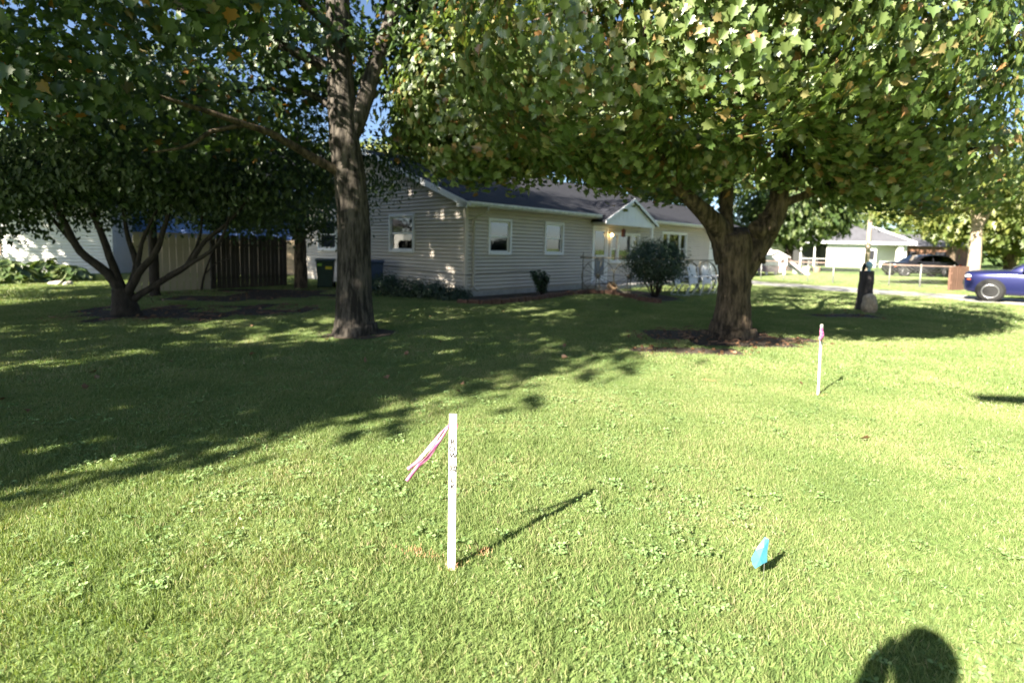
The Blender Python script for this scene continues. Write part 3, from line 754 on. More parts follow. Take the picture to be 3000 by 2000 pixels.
# ---- low spreading tree at the left
t3 = tree_root('spreading_tree', 'low multi stemmed tree fanning out dark crooked stems on the left lawn', T3)
x_, y_ = T3.x, T3.y
limb('trunk', [(x_, y_, -.1), (x_, y_, .05), (x_ - .03, y_, .3), (x_ - .06, y_, .55)], [.34, .26, .20, .17], BARK3, t3, 18, .03, [.4, .4, .35, .3, .25, .2, .15, .1])
for pts, r in (([(x_ - .05, y_, .40), (x_ - .30, y_, .80), (x_ - .75, y_ - .1, 1.25), (x_ - 1.0, y_ - .2, 1.9), (x_ - 1.3, y_ - .4, 3.0)], .11), ([(x_ - .02, y_, .40), (x_ - .30, y_ + .1, 1.0), (x_ - .52, y_ + .1, 1.7), (x_ - .8, y_, 2.6), (x_ - .9, y_ + .1, 3.6)], .09),
               ([(x_ + .02, y_, .40), (x_ + .1, y_ + .2, 1.0), (x_ - .15, y_ + .3, 1.7), (x_ - .2, y_ + .3, 2.8)], .08), ([(x_ + .0, y_, .35), (x_ + .35, y_ - .1, .85), (x_ + .75, y_ - .15, 1.3), (x_ + 1.0, y_ - .2, 1.9), (x_ + 1.2, y_, 2.8)], .09),
               ([(x_ + .04, y_, .25), (x_ + .55, y_ + .1, .62), (x_ + 1.15, y_ + .1, 1.0), (x_ + 1.6, y_, 1.5), (x_ + 2.1, y_, 1.9), (x_ + 2.6, y_, 2.5)], .075), ([(x_ + .8, y_ + .1, .8), (x_ + 1.5, y_ - .2, 1.1), (x_ + 2.0, y_ - .2, 1.5), (x_ + 2.3, y_ - .3, 2.2)], .055),
               ([(x_ - .75, y_ - .1, 1.25), (x_ - 1.3, y_ + .1, 1.7), (x_ - 1.9, y_ + .1, 2.4)], .06), ([(x_ + .3, y_ - .05, .8), (x_ + .35, y_, 1.4), (x_ + .7, y_, 2.1)], .06), ([(x_ + 1.15, y_ + .1, 1.0), (x_ + 1.3, y_ + .3, 1.5), (x_ + 1.4, y_ + .3, 2.2)], .045)):
    limb('stem', pts, [r * (1 - .72 * i / (len(pts) - 1)) for i in range(len(pts))], BARK3, t3, 8, .06)
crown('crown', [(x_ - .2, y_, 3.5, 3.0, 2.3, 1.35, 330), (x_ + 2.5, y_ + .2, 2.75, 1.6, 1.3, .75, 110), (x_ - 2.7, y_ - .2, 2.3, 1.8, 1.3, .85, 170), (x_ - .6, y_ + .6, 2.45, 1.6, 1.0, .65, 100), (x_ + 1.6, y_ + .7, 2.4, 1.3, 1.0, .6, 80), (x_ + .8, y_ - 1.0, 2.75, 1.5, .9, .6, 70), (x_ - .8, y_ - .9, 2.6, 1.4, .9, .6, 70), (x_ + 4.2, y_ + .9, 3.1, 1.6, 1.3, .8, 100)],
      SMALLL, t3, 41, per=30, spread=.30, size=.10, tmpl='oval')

def simple_tree(name, label, base, h, r0, blobs, m, bark, seed, per=16, spread=.5, size=.4, tmpl='spray', lean=(0, 0), group=None, forks=4):
    base = Vector((base[0], base[1], 0))
    t = tree_root(name, label, base, group)
    top = base + Vector((lean[0], lean[1], h * .8))
    limb('trunk', [base + Vector((0, 0, -.2)), base + Vector((0, 0, .1)), base.lerp(top, .25), base.lerp(top, .6), top], [r0 * 1.5, r0 * 1.15, r0, r0 * .7, r0 * .25], bark, t, 10, .05)
    rr = random.Random(seed)
    for k in range(forks):
        b = blobs[k % len(blobs)]
        s = base.lerp(top, .30 + .5 * k / forks)
        e = Vector((b[0] + rr.uniform(-.5, .5) * b[3], b[1] + rr.uniform(-.5, .5) * b[4], b[2] + rr.uniform(-.1, .5) * b[5]))
        limb('limb', [s, s.lerp(e, .5) + Vector((0, 0, .15 * (e - s).length)), e], [r0 * .5, r0 * .35, r0 * .12], bark, t, 6, .05, sub=3)
    crown('crown', blobs, m, t, seed, per, spread, size, tmpl)
    return t

p = G(455, 868)
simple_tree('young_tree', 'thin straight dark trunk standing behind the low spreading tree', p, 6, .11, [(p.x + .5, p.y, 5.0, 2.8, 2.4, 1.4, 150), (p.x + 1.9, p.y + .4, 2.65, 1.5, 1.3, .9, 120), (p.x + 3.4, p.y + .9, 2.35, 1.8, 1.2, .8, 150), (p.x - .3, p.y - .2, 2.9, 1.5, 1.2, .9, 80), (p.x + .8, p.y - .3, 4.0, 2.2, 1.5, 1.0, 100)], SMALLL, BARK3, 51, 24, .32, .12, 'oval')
p = G(882, 846)
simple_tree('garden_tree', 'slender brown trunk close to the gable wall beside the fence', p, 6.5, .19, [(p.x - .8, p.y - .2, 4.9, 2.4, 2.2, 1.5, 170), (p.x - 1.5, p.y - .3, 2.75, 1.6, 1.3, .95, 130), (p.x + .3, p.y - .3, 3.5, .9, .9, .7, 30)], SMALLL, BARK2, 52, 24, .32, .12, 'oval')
p = G(590, 852)
sp = thing('sapling', 'thin leaning bare sapling in front of the wooden fence', 'sapling', (p.x, p.y, 0))
limb('stem', [(p.x, p.y, -.05), (p.x + .08, p.y, .4), (p.x + .28, p.y, .95), (p.x + .55, p.y, 1.5), (p.x + .9, p.y, 2.1)], [.035, .03, .024, .018, .008], BARK3, sp, 6)
limb('stem', [(p.x + .12, p.y, .5), (p.x + .5, p.y - .05, .85), (p.x + .95, p.y - .05, 1.0)], [.02, .015, .008], BARK3, sp, 6)

def far_tree(u, Y, h, rx, zc, rz, m, bark, seed, label, r0=.25, n=150, size=.5, per=14, name='shade_tree', group=None):
    b = PY(u, 760, Y)
    rr = random.Random(seed)
    bl = [(b.x, Y, zc, rx, rx * .9, rz, n)]
    for k in range(4):
        a = rr.uniform(0, 6.28)
        bl.append((b.x + math.cos(a) * rx * .6, Y + math.sin(a) * rx * .5, zc + rr.uniform(-.45, .5) * rz, rx * .55, rx * .5, rz * .45, n // 4))
    return simple_tree(name, label, (b.x, Y), h, r0, bl, m, bark, seed, per, rx * .11, size, 'spray', group=group)
far_tree(1130, 44, 11, 3.6, 6.6, 3.6, YELL, BARK2, 61, 'pale yellow green tree seen above the gable ridge between the maples', n=160)
far_tree(1345, 33, 15, 4.2, 9.5, 4.4, FARL, BARK3, 62, 'tall dark tree rising behind the gable end of the house', .32, 190)
far_tree(1545, 31, 15, 3.6, 9.5, 4.2, FARL, BARK3, 63, 'tall tree whose trunk rises behind the middle of the dark roof', .34, 160)
far_tree(1800, 36, 14, 4.4, 9.0, 4.4, FARL, BARK3, 64, 'broad tree behind the porch end of the dark roof', .3, 170)
far_tree(2040, 42, 14, 4.6, 8.0, 4.6, FARL, BARK3, 65, 'leafy tree behind the garage roof left of the forked trunk', .3, 170)
far_tree(900, 40, 10, 4.4, 5.4, 3.4, FARL, BARK3, 66, 'broad dark tree behind the fence left of the tall straight trunk', .3, 180)
far_tree(620, 33, 10, 4.4, 5.4, 3.4, FARL, BARK3, 67, 'dense tree behind the blue sided house', .3, 180)
far_tree(240, 36, 10, 4.4, 5.4, 3.4, FARL, BARK3, 68, 'dense tree behind the white house at the far left', .3, 180)
far_tree(-60, 34, 10, 4.4, 5.4, 3.4, FARL, BARK3, 69, 'tree at the left edge of the picture beyond the white house', .3, 150)
far_tree(2310, 44, 10, 4.0, 5.4, 3.4, FARL, BARK3, 70, 'sunlit round green tree behind the white playhouse', .3, 230)
far_tree(2440, 66, 13, 6.0, 7.5, 4.8, FARL, BARK3, 71, 'tall green tree behind the white neighbouring house', .35, 200, .7)
far_tree(2790, 64, 11, 5.0, 6.4, 3.6, YELL, BARK2, 72, 'yellow green tree overhanging the grey roof of the neighbouring house', .3, 190)
far_tree(2960, 34, 9, 4.6, 4.6, 3.0, YELL, BARK2, 73, 'yellow green tree behind the blue car at the right edge', .3, 220, .45)
p = G(2846, 849)
simple_tree('feathery_tree', 'yellow green feathery tree with pale lower trunk beside the brown gate', p, 7.5, .24, [(p.x - 1.5, p.y, 4.6, 2.6, 2.2, 1.2, 130), (p.x + 2.2, p.y, 4.4, 2.2, 2.0, 1.2, 110), (p.x, p.y + .5, 6.0, 2.6, 2.2, 1.2, 90), (p.x - 2.8, p.y + 1, 3.6, 1.3, 1.2, .6, 40)],
            YELL, mat('pale_bark', (.42, .34, .25), .9, var=.25, scale=6, bump=.6, stretch=(1.5, 1.5, .4)), 74, 20, .34, .22, 'spray')
simple_tree('maple_tree', 'dark leafy tree reaching into the top right corner of the sky', (19.5, 15.0), 11, .3, [(15.9, 14.6, 8.9, 1.8, 1.8, 1.5, 60), (20, 15, 9.5, 3, 3, 2.4, 120)], MAPLED, BARK, 75, 20, .4, .2, 'maple')
# trees outside the frame on the sunny side; their shade lies over the lawn, the stems and the gable
simple_tree('unseen_tree', 'narrow street tree left of the camera shading the front lawn', (-9.3, -.85), 13.5, .22, [(-9.3, -.85, 7.6, 2.3, 2.3, 3.6, 220), (-9.0, -.6, 5.0, 1.9, 1.9, 1.6, 80), (-8.3, -1.8, 10.6, 1.7, 1.7, .9, 70)], FARL, BARK, 81, 16, .34, .34, 'spray', group=None)
simple_tree('unseen_tree', 'tall street tree beyond the left edge shading the blue house', (-23.9, 14.0), 16, .32, [(-23.9, 14.0, 10.5, 4.2, 4.2, 5.6, 420)], FARL, BARK, 83, 15, .45, .42, 'spray')
for i, (x, y, hh, lab) in enumerate(((14, -9, 14, 'big street tree behind and right of the camera'), (23, -3, 15, 'big street tree far to the right behind the camera'), (4, -17, 13, 'street tree straight behind the camera across the road'), (30, 8, 14, 'street tree beyond the right edge along the road'), (15, -20, 15, 'rear street tree across the road behind the camera'), (27, -14, 15, 'rear street tree far right across the road'))):
    simple_tree('unseen_tree', lab, (x, y), hh, .3, [(x, y, hh * .58, 4.6, 4.6, hh * .42, 300)], FARL, BARK, 300 + i, 12, .55, .75, 'oval', group='street trees behind the camera')  # unseen trees added to block low sky and deepen the shade
simple_tree('unseen_tree', 'broad street tree at the far left shading the low spreading tree', (-15.0, 4.6), 18, .36, [(-14.8, 4.4, 11.0, 4.0, 4.0, 6.2, 760), (-18.5, 7.5, 11.0, 3.6, 3.6, 5.6, 480), (-14, 5.4, 5.5, 2.6, 2.6, 2.2, 120), (-11.9, 1.6, 5.0, 1.4, 1.4, 1.9, 75)], FARL, BARK, 82, 16, .4, .38, 'spray')

# far wood that closes the horizon
rng = np.random.default_rng(5)
n = 9000
xx = rng.uniform(-110, 120, n); yy = 78 + rng.uniform(0, 14, n) + 6 * np.sin(xx * .07)
hh = 5.5 + 3.0 * np.sin(xx * .11) + 2.0 * np.sin(xx * .31 + 1)
zz = rng.uniform(0, 1, n) ** .8 * np.maximum(hh, 3)
me = leaf_mesh('far_wood', np.stack([xx, yy, zz], 1), np.stack([rng.normal(size=n) * .5, -np.ones(n) * .5, np.ones(n) * .7], 1), rng.normal(size=(n, 3)), rng.uniform(1.0, 2.2, n), SPRAY_V, SPRAY_F, rng.uniform(0, 1, n))
fwood = obj('far_wood', me, FARL); fwood['kind'] = 'stuff'; fwood['label'] = 'far off mass of trees closing the horizon behind the houses'; fwood['category'] = 'woods'

# ================================================================== OBJECTS
# ---- survey stakes with ribbon
LATH = mat('pale_lath', (.80, .76, .68), .75, var=.06, scale=30, stretch=(4, 4, .4), bump=.15, bscale=90, bdist=.002)
PINK = leaf_mat('pink_ribbon', [(0.0, (.62, .16, .40)), (1.0, (.72, .30, .54))], .35, .35, None, .10, 1.05)
INK = mat('marker_ink', (.015, .014, .02), .8)
def ribbon(name, pts, w, parent, twist=0.0, nrm=Vector((0, -1, 0))):
    P = [Vector(p) for p in pts]; L = []
    sub = 6
    for i in range(len(P) - 1):
        for k in range(sub): L.append(P[i].lerp(P[i + 1], k / sub))
    L.append(P[-1])
    mb = MB(); vs = []; n = len(L)
    for i, q in enumerate(L):
        t = (L[min(i + 1, n - 1)] - L[max(i - 1, 0)]).normalized()
        f = i / (n - 1)
        a = twist * math.sin(f * 3.0)
        sd = (Matrix.Rotation(a, 3, t) @ t.cross(nrm)).normalized()
        ww = w * (.35 + .65 * min(1, f * 3.0)) * .5
        cr = t.cross(sd) * .004 * math.sin(f * 9)
        vs += [q - sd * ww + cr, q + cr * -.6 + t.cross(sd) * .003, q + sd * ww + cr]
    for i in range(n - 1):
        for k in (0, 1): mb.add([], [])
    fs = [(i * 3 + k, i * 3 + k + 1, (i + 1) * 3 + k + 1, (i + 1) * 3 + k) for i in range(n - 1) for k in (0, 1)]
    mb.add(vs, fs, True)
    me = mb.mesh(name)
    at = me.attributes.new('rnd', 'FLOAT', 'FACE'); at.data.foreach_set('value', [.5 + .5 * math.sin(i * .7) for i in range(len(fs))])
    o = obj(name, me, PINK, parent)
    s = o.modifiers.new('s', 'SOLIDIFY'); s.thickness = .0006
    return o
def stake(loc, h, w, th, rz, tilt, label, ink, loose):
    s = thing('survey_stake', label, 'stake', loc, rz, 'wooden survey stakes in the lawn')
    s.rotation_euler = (tilt[0], tilt[1], rz)
    mb = MB(); mb.prism([(-w / 2, -th / 2, 0.02), (-w * .12, -th / 2, -.22), (w * .12, -th / 2, -.22), (w / 2, -th / 2, .02), (w / 2, -th / 2, h), (-w / 2, -th / 2, h)], (0, th, 0)); me = mb.mesh('lath'); fixn(me)
    lath = obj('lath', me, LATH, s, .0012)
    z = h - .055
    band = MB()
    for (x0, x1, y0, y1) in ((-w / 2 - .002, w / 2 + .002, th / 2 + .0005, th / 2 + .0025), (w / 2 + .0005, w / 2 + .0025, -th / 2 - .002, th / 2), (-w / 2 - .0025, -w / 2 - .0005, -th / 2 - .002, th / 2)):
        band.box(x0, x1, y0, y1, z - .010, z + .010)
    bm_ = band.mesh('ribbon_band'); a_ = bm_.attributes.new('rnd', 'FLOAT', 'FACE'); obj('ribbon_band', bm_, PINK, s)
    if ink:
        tot = 0
        for ch, zz in (('R', .140), ('O', .172), ('W', .204), ('@', .262), ('L', .318), ('K', .352)):
            fc = bpy.data.curves.new('letter', 'FONT'); fc.body = ch; fc.size = .036; fc.align_x = 'CENTER'; fc.extrude = .0004; fc.offset = .0009
            tmp = bpy.data.objects.new('tmp', fc); lm = bpy.data.meshes.new_from_object(tmp); bpy.data.objects.remove(tmp); lm.name = 'letter'
            lm.materials.clear(); fo = obj('letter', lm, INK, lath)
            fo.location = (random.uniform(-.001, .002), -th / 2 - .0008, h - zz); fo.rotation_euler = (math.pi / 2, random.uniform(-.12, .12), 0)
    return s
b1 = G(1323, 1668)
s1 = stake((b1.x, b1.y, 0), .742, .036, .009, -.10, (0, .0, 0), 'near survey stake with inked letters and two long pink ribbon tails', True, True)
k = -.018
ribbon('ribbon_tail', [(k, -.004, .692), (-.055, -.03, .655), (-.105, -.05, .585), (-.150, -.06, .535), (-.192, -.065, .497)], .015, s1, .5)
ribbon('ribbon_tail', [(k, -.006, .688), (-.050, -.035, .628), (-.100, -.06, .560), (-.140, -.075, .520), (-.190, -.085, .452)], .017, s1, -.4)
b2 = G(2397, 1157)
s2 = stake((b2.x, b2.y, 0), .76, .036, .010, .55, (0, -.035, 0), 'far survey stake in the sun near the forked maple with short pink ribbon', False, False)
ribbon('ribbon_tail', [(-.012, -.006, .735), (-.035, -.022, .69), (-.045, -.028, .64), (-.075, -.03, .60)], .05, s2, .4)
ribbon('ribbon_tail', [(.0, -.008, .725), (-.012, -.025, .68), (-.03, -.026, .645)], .045, s2, -.3)
# painted grass at the stake
ORANGE = leaf_mat('orange_paint', [(0, (.38, .20, .10)), (1, (.50, .30, .17))], .1)
def paint(cx, cy, rx, ry, n, seed):
    r = np.random.default_rng(seed)
    c = np.stack([cx + r.normal(size=n) * rx, cy + r.normal(size=n) * ry, r.uniform(.012, .036, n)], 1)
    return c
cs = np.concatenate([paint(G(1215, 1628).x, G(1215, 1628).y, .035, .02, 60, 1), paint(G(1260, 1640).x, G(1260, 1640).y, .04, .012, 26, 5), paint(G(1408, 1630).x, G(1408, 1630).y, .03, .016, 62, 2), paint(G(2397, 1162).x, G(2397, 1162).y, .05, .03, 50, 3), paint(b1.x, b1.y, .03, .02, 40, 4), paint(G(2075, 1120).x, G(2075, 1120).y, .07, .03, 60, 6)])
r = np.random.default_rng(3); n = len(cs)
me = leaf_mesh('painted_grass', cs, np.stack([r.normal(size=n), r.normal(size=n) - .5, np.ones(n) * .4], 1), np.stack([r.normal(size=n) * .4, r.normal(size=n) * .4, np.ones(n)], 1), r.uniform(.012, .024, n), [(-.08, 0, 0), (.08, 0, 0), (.06, .5, .05), (0, 1, .2), (-.06, .5, .05)], [(0, 1, 2, 4), (4, 2, 3)], r.uniform(0, 1, n))
pg = tag(obj('painted_grass', me, ORANGE), 'orange marking paint sprayed on grass around the stakes', 'paint', None, 'stuff')

# ---- blue marking flag
FLAGM = leaf_mat('blue_flag_plastic', [(0, (.10, .50, .80)), (1, (.16, .60, .88))], .35, .3, None, .12, 1.0)
FLY = 2.30
fb = PY(2248, 1600, FLY)
flag = thing('marking_flag', 'small bright blue plastic marking flag on a wire in the sunny lawn', 'flag', (fb.x, FLY, 0))
ft = PY(2246, 1576, FLY)
mb = MB(); mb.tube([(ft.x - fb.x - .003, 0, -.08), (ft.x - fb.x - .003, 0, ft.z + .004)], .0014, 6); mb.build('wire', mat('steel_wire', (.5, .5, .5), .4, metal=.8), flag)
out = [(2241, 1572, .0), (2253, 1580, .003), (2248, 1612, .002), (2247, 1645, .006), (2232, 1652, -.012), (2213, 1664, .0), (2205, 1652, .012), (2201, 1635, .004), (2214, 1610, -.004), (2228, 1590, .004)]
ctr = [(2238, 1600, -.010), (2226, 1635, -.018)]
V = [PY(u, v, FLY + d) - Vector((fb.x, FLY, 0)) for u, v, d in out + ctr]
mb = MB(); mb.add(V, [(0, 10, 9), (0, 1, 10), (1, 2, 10), (2, 3, 11), (2, 11, 10), (3, 4, 11), (4, 5, 11), (5, 6, 11), (6, 7, 11), (7, 8, 11), (8, 10, 11), (8, 9, 10)], False)
me = mb.mesh('flag_sheet'); at = me.attributes.new('rnd', 'FLOAT', 'FACE'); at.data.foreach_set('value', [random.random() for _ in me.polygons])
fl = obj('flag_sheet', me, FLAGM, flag); so = fl.modifiers.new('s', 'SOLIDIFY'); so.thickness = .0006

# ---- shrubs in front of the house
def shrub(name, label, c, rx, ry, rz, zc, m, seed, n=160, per=26, spread=.10, size=.06, stems=9, tmpl='oval', cat='shrub'):
    t = thing(name, label, cat, (c[0], c[1], 0))
    rr = random.Random(seed)
    for k in range(stems):
        a = rr.uniform(0, 6.28); q = rr.uniform(.3, .9)
        e = Vector((c[0] + math.cos(a) * rx * q, c[1] + math.sin(a) * ry * q, zc + rz * rr.uniform(0, .6)))
        s = Vector((c[0] + math.cos(a) * .06, c[1] + math.sin(a) * .06, -.03))
        limb('stem', [s, s.lerp(e, .5) + Vector((0, 0, .1)), e], [.018, .013, .006], BARK3, t, 5, sub=2)
    crown('foliage', [(c[0], c[1], zc, rx, ry, rz, n)], m, t, seed, per, spread, size, tmpl, up=.5, droop=.0, flat=.9)
    return t
p = G(1922, 874)
shrub('evergreen_bush', 'large rounded dark evergreen bush in front of the porch', (p.x + .05, p.y + .35), .98, .85, .68, 1.12, EVERG, 91, 330, 24, .11, .075, 14)
p = G(1590, 866)
def sprout(name, label, c, n, h, m, seed, size=.10):
    t = thing(name, label, 'shrub', (c[0], c[1], 0)); rr = random.Random(seed); C = []; O = []
    for k in range(n):
        a = rr.uniform(0, 6.28); sprd = rr.uniform(.1, .55) * h
        e = Vector((c[0] + math.cos(a) * sprd, c[1] + math.sin(a) * sprd * .7, h * rr.uniform(.65, 1.05)))
        s = Vector((c[0] + math.cos(a) * .05, c[1] + math.sin(a) * .05, -.03)); md = s.lerp(e, .5) + Vector((0, 0, .12 * h))
        limb('stem', [s, md, e], [.012, .009, .004], BARK3, t, 5, sub=2)
        for f in np.linspace(.25, 1, 9):
            q = s.lerp(md, f * 2) if f < .5 else md.lerp(e, f * 2 - 1)
            for _ in range(4):
                C.append((q.x, q.y, q.z)); O.append((rr.gauss(0, 1), rr.gauss(0, 1), rr.gauss(.2, .5)))
    C = np.array(C); O = np.array(O); N = len(C); r = np.random.default_rng(seed)
    me = leaf_mesh('foliage', C, np.array([0, 0, .8]) + O * .5, O, size * r.uniform(.7, 1.2, N), OVAL_V, OVAL_F, r.uniform(0, 1, N))
    o = obj('foliage', me, m, t); o.matrix_parent_inverse = Matrix.Translation(t.location).inverted(); o['kind'] = 'stuff'
    return t
sprout('leafy_shrub', 'small open leafy shrub against the front siding between the two windows', (p.x, p.y), 12, .78, EVERG, 92, .13)
for i, (u, v, rx, h, lab) in enumerate(((1125, 868, .45, .62, 'scrubby dark plant beside the tall trunk at the gable wall'), (1195, 872, .55, .46, 'low dark ground plant under the gable window'), (1265, 876, .55, .44, 'low dark ground plant near the middle of the gable wall'), (1325, 882, .45, .30, 'lowest dark ground plant at the house corner'))):
    p = G(u, v); shrub('garden_plant', lab, (p.x, p.y + .15), rx, .4, h * .5, h * .5, EVERG, 100 + i, 60, 22, .09, .075, 5, cat='plant')

# ---- wagon wheels with a rail along the tops
IRON = RUST
WR = .56
rimm = MB()
for k in range(1):
    n = 40; vs = []; fs = []
    for i in range(n):
        a = 2 * math.pi * i / n
        for rr, yy in ((WR, -.035), (WR, .035), (WR - .018, .035), (WR - .018, -.035)):
            vs.append((rr * math.cos(a), yy, rr * math.sin(a)))
    for i in range(n):
        j = (i + 1) % n
        for q in range(4): fs.append((i * 4 + q, j * 4 + q, j * 4 + (q + 1) % 4, i * 4 + (q + 1) % 4))
    rimm.add(vs, fs, False)
rim_me = rimm.mesh('rim'); fixn(rim_me); rim_me.materials.append(IRON)
hub_me = MB().lathe([(.03, -.11), (.06, -.10), (.085, -.06), (.085, .06), (.06, .10), (.03, .11)], 14, M=Matrix.Rotation(math.pi / 2, 4, 'X')).mesh('hub'); hub_me.materials.append(IRON)
spoke_me = MB().tube([(.07, 0, 0), (WR - .012, 0, 0)], .0095, 6).mesh('spoke'); spoke_me.materials.append(IRON)
def lk(name, me, parent, loc=(0, 0, 0), rot=(0, 0, 0)):
    o = bpy.data.objects.new(name, me); COL.objects.link(o); o.parent = parent; o.location = loc; o.rotation_euler = rot
    return o
WHEELS = [((2.93, 18.10), 'leftmost iron wagon wheel in front of the white storm door'), ((4.00, 18.02), 'second iron wagon wheel from the left below the picture window'), ((5.08, 18.1), 'middle iron wagon wheel half hidden behind the round bush'),
          ((6.12, 18.5), 'iron wagon wheel just right of the round bush'), ((6.98, 19.05), 'rightmost iron wagon wheel beside the forked maple trunk')]
for i, ((wx, wy), lab) in enumerate(WHEELS):
    w = thing('wagon_wheel', lab, 'wheel', (wx, wy, .0), [-.05, .02, .1, .35, .5][i], 'wagon wheels lined up before the porch')
    lk('rim', rim_me, w, (0, 0, WR + .01)); lk('hub', hub_me, w, (0, 0, WR + .01))
    for k in range(14): lk('spoke', spoke_me, w, (0, 0, WR + .01), (0, 2 * math.pi * k / 14 + .1 * i, 0))
    for sx in (-.05, .05): obj('foot_rod', MB().tube([(sx, .02, -.1), (sx, .02, WR)], .012, 6).mesh('foot_rod'), IRON, w)
rail = thing('rail', 'rusty horizontal pipe rail running along the tops of the wagon wheels', 'rail', (2.36, 18.1, 0))
mb = MB(); mb.tube([(0, 0, 1.20), (.6, 0, 1.19), (1.7, -.06, 1.185), (2.8, .02, 1.18), (3.8, .4, 1.17), (4.9, 1.1, 1.16)], .022, 8); mb.build('pipe', IRON, rail)
mb = MB(); mb.tube([(.05, 0, -.1), (.05, 0, 1.38)], .016, 6); mb.build('post', IRON, rail)
mb = MB(); mb.tube([(4.3, .7, -.1), (4.3, .7, 1.17)], .016, 6); mb.build('post', IRON, rail)
mb = MB(); mb.lathe([(.01, -.03), (.035, -.02), (.035, .02), (.01, .03)], 10, (-.02, 0, 1.20)); mb.build('finial', IRON, rail)
p = G(1793, 858)
bowl = MB().lathe([(.05, 0), (.14, .04), (.19, .14), (.17, .24), (.155, .24), (.17, .14), (.12, .06), (.01, .05)], 18).build('flower_pot', mat('clay_pot', (.30, .20, .12), .85, var=.2, scale=12))
bowl.location = (p.x - .05, p.y + .15, 0.005); bowl.rotation_euler = (.5, .5, 0); bowl.location.z = .10
tag(bowl, 'tipped clay pot at the bend of the bed edging beside the wheels', 'pot')

# ---- white metal lawn chairs
def chair(loc, rz, lab):
    c = thing('lawn_chair', lab, 'chair', loc, rz, 'white metal chairs by the wheels')
    for sx in (-.27, .27):
        mb = MB(); mb.tube([(sx, -.32, .02), (sx, -.20, .02), (sx, -.30, .28), (sx, -.26, .60), (sx, -.18, .63), (sx, .20, .62), (sx, .26, .95)], .018, 7); mb.build('arm', WHITEPAINT, c)
        mb = MB(); mb.tube([(sx, -.20, .02), (sx, .10, .018), (sx, .34, .03), (sx, .30, .10), (sx, .15, .36)], .018, 7); mb.build('leg', WHITEPAINT, c)
    for k in range(6):
        x0 = -.25 + k * .084
        mb = MB(); mb.prism([(x0, -.25, .40), (x0 + .07, -.25, .40), (x0 + .07, .20, .36), (x0, .20, .36)], (0, 0, .012)); me = mb.mesh('seat_slat'); fixn(me); obj('seat_slat', me, WHITEPAINT, c)
        mb = MB(); hh = .95 + .06 * math.sin((k + .5) / 6 * math.pi); mb.prism([(x0, .20, .38), (x0 + .07, .20, .38), (x0 + .07, .34, hh), (x0, .34, hh)], (0, .012, 0)); me = mb.mesh('back_slat'); fixn(me); obj('back_slat', me, WHITEPAINT, c)
    bx('back_rail', WHITEPAINT, c, -.27, .27, .22, .235, .55, .60); bx('seat_rail', WHITEPAINT, c, -.27, .27, -.27, -.25, .385, .425)
p = G(1988, 864); chair((p.x + .15, p.y - .05, 0), .9, 'white metal lawn chair right beside the round bush')
p = G(2036, 862); chair((p.x + .1, p.y - .1, 0), .7, 'middle one of three white metal lawn chairs')
p = G(2082, 858); chair((p.x, p.y - .15, 0), .7, 'white metal lawn chair next to the forked maple trunk')
# hanging lantern under the entry gable
hl = thing('hanging_lantern', 'dark reddish lantern hanging under the white entry gable', 'lantern', H2W(7.85, -.42, 0))
mb = MB(); mb.tube([(0, 0, 2.30), (0, 0, 2.50)], .005, 5); mb.build('hook', BLACKM, hl)
mb = MB(); mb.lathe([(.02, 2.30), (.10, 2.24), (.085, 2.20), (.075, 2.02), (.095, 1.99), (.02, 1.97)], 8); mb.build('lantern_body', mat('dark_red_metal', (.10, .04, .035), .6, var=.3, scale=20), hl)

# ---- wheelie bins at the gable wall
def bin_(loc, rz, lab, m, stickers, h=.98, w=.56):
    b = thing('wheelie_bin', lab, 'bin', loc, rz)
    w0 = w * .40; w1 = w * .5
    mb = MB(); vs = [(-w0, -w0, .06), (w0, -w0, .06), (w0, w0, .06), (-w0, w0, .06), (-w1, -w1, h - .08), (w1, -w1, h - .08), (w1, w1, h - .08), (-w1, w1, h - .08)]
    mb.add(vs, [(0, 3, 2, 1), (4, 5, 6, 7), (0, 1, 5, 4), (1, 2, 6, 5), (2, 3, 7, 6), (3, 0, 4, 7)]); obj('bin_body', mb.mesh('bin_body'), m, b, .02)
    mb = MB(); mb.prism([(-w1 - .03, -w1 - .04, h - .075), (-w1 - .03, -w1 - .04, h - .03), (-w1 - .03, 0, h + .02), (-w1 - .03, w1 + .02, h), (-w1 - .03, w1 + .02, h - .075)], (2 * w1 + .06, 0, 0)); me = mb.mesh('lid'); fixn(me); obj('lid', me, m, b, .012)
    for sx in (-1, 1):
        wh = obj('wheel', MB().lathe([(.02, -.025), (.10, -.025), (.11, -.01), (.11, .01), (.10, .025), (.02, .025)], 16, M=Matrix.Rotation(math.pi / 2, 4, 'Y')).mesh('wheel'), BLACKM, b); wh.location = (sx * (w1 - .02), w1 - .02, .11)
    mb = MB(); mb.tube([(-w1, w1 + .06, h - .06), (w1, w1 + .06, h - .06)], .014, 6); mb.build('handle', m, b)
    for (x, z, ww, hh2, cm) in stickers: bx('sticker', cm, b, x - ww / 2, x + ww / 2, -w1 - .006 - .0, -w1 - .003, z - hh2 / 2, z + hh2 / 2)
    return b
YST = mat('yellow_sticker', (.60, .50, .03), .5); GST = mat('green_sticker', (.22, .42, .05), .5)
GREENB = mat('dark_green_plastic', (.018, .04, .028), .45, var=.15, scale=5)
p = G(945, 847)
bin_((p.x, p.y + .3, 0), .25, 'dark green wheelie bin with yellow and green stickers left of the tall trunk', GREENB, [(-.16, .80, .14, .07, GST), (.12, .70, .20, .09, YST)])
p = G(1000, 850)
bin_((p.x + .05, p.y + .5, 0), .2, 'dark green wheelie bin mostly hidden behind the tall trunk', GREENB, [(-.2, .80, .14, .07, YST)])
p = G(1092, 852)
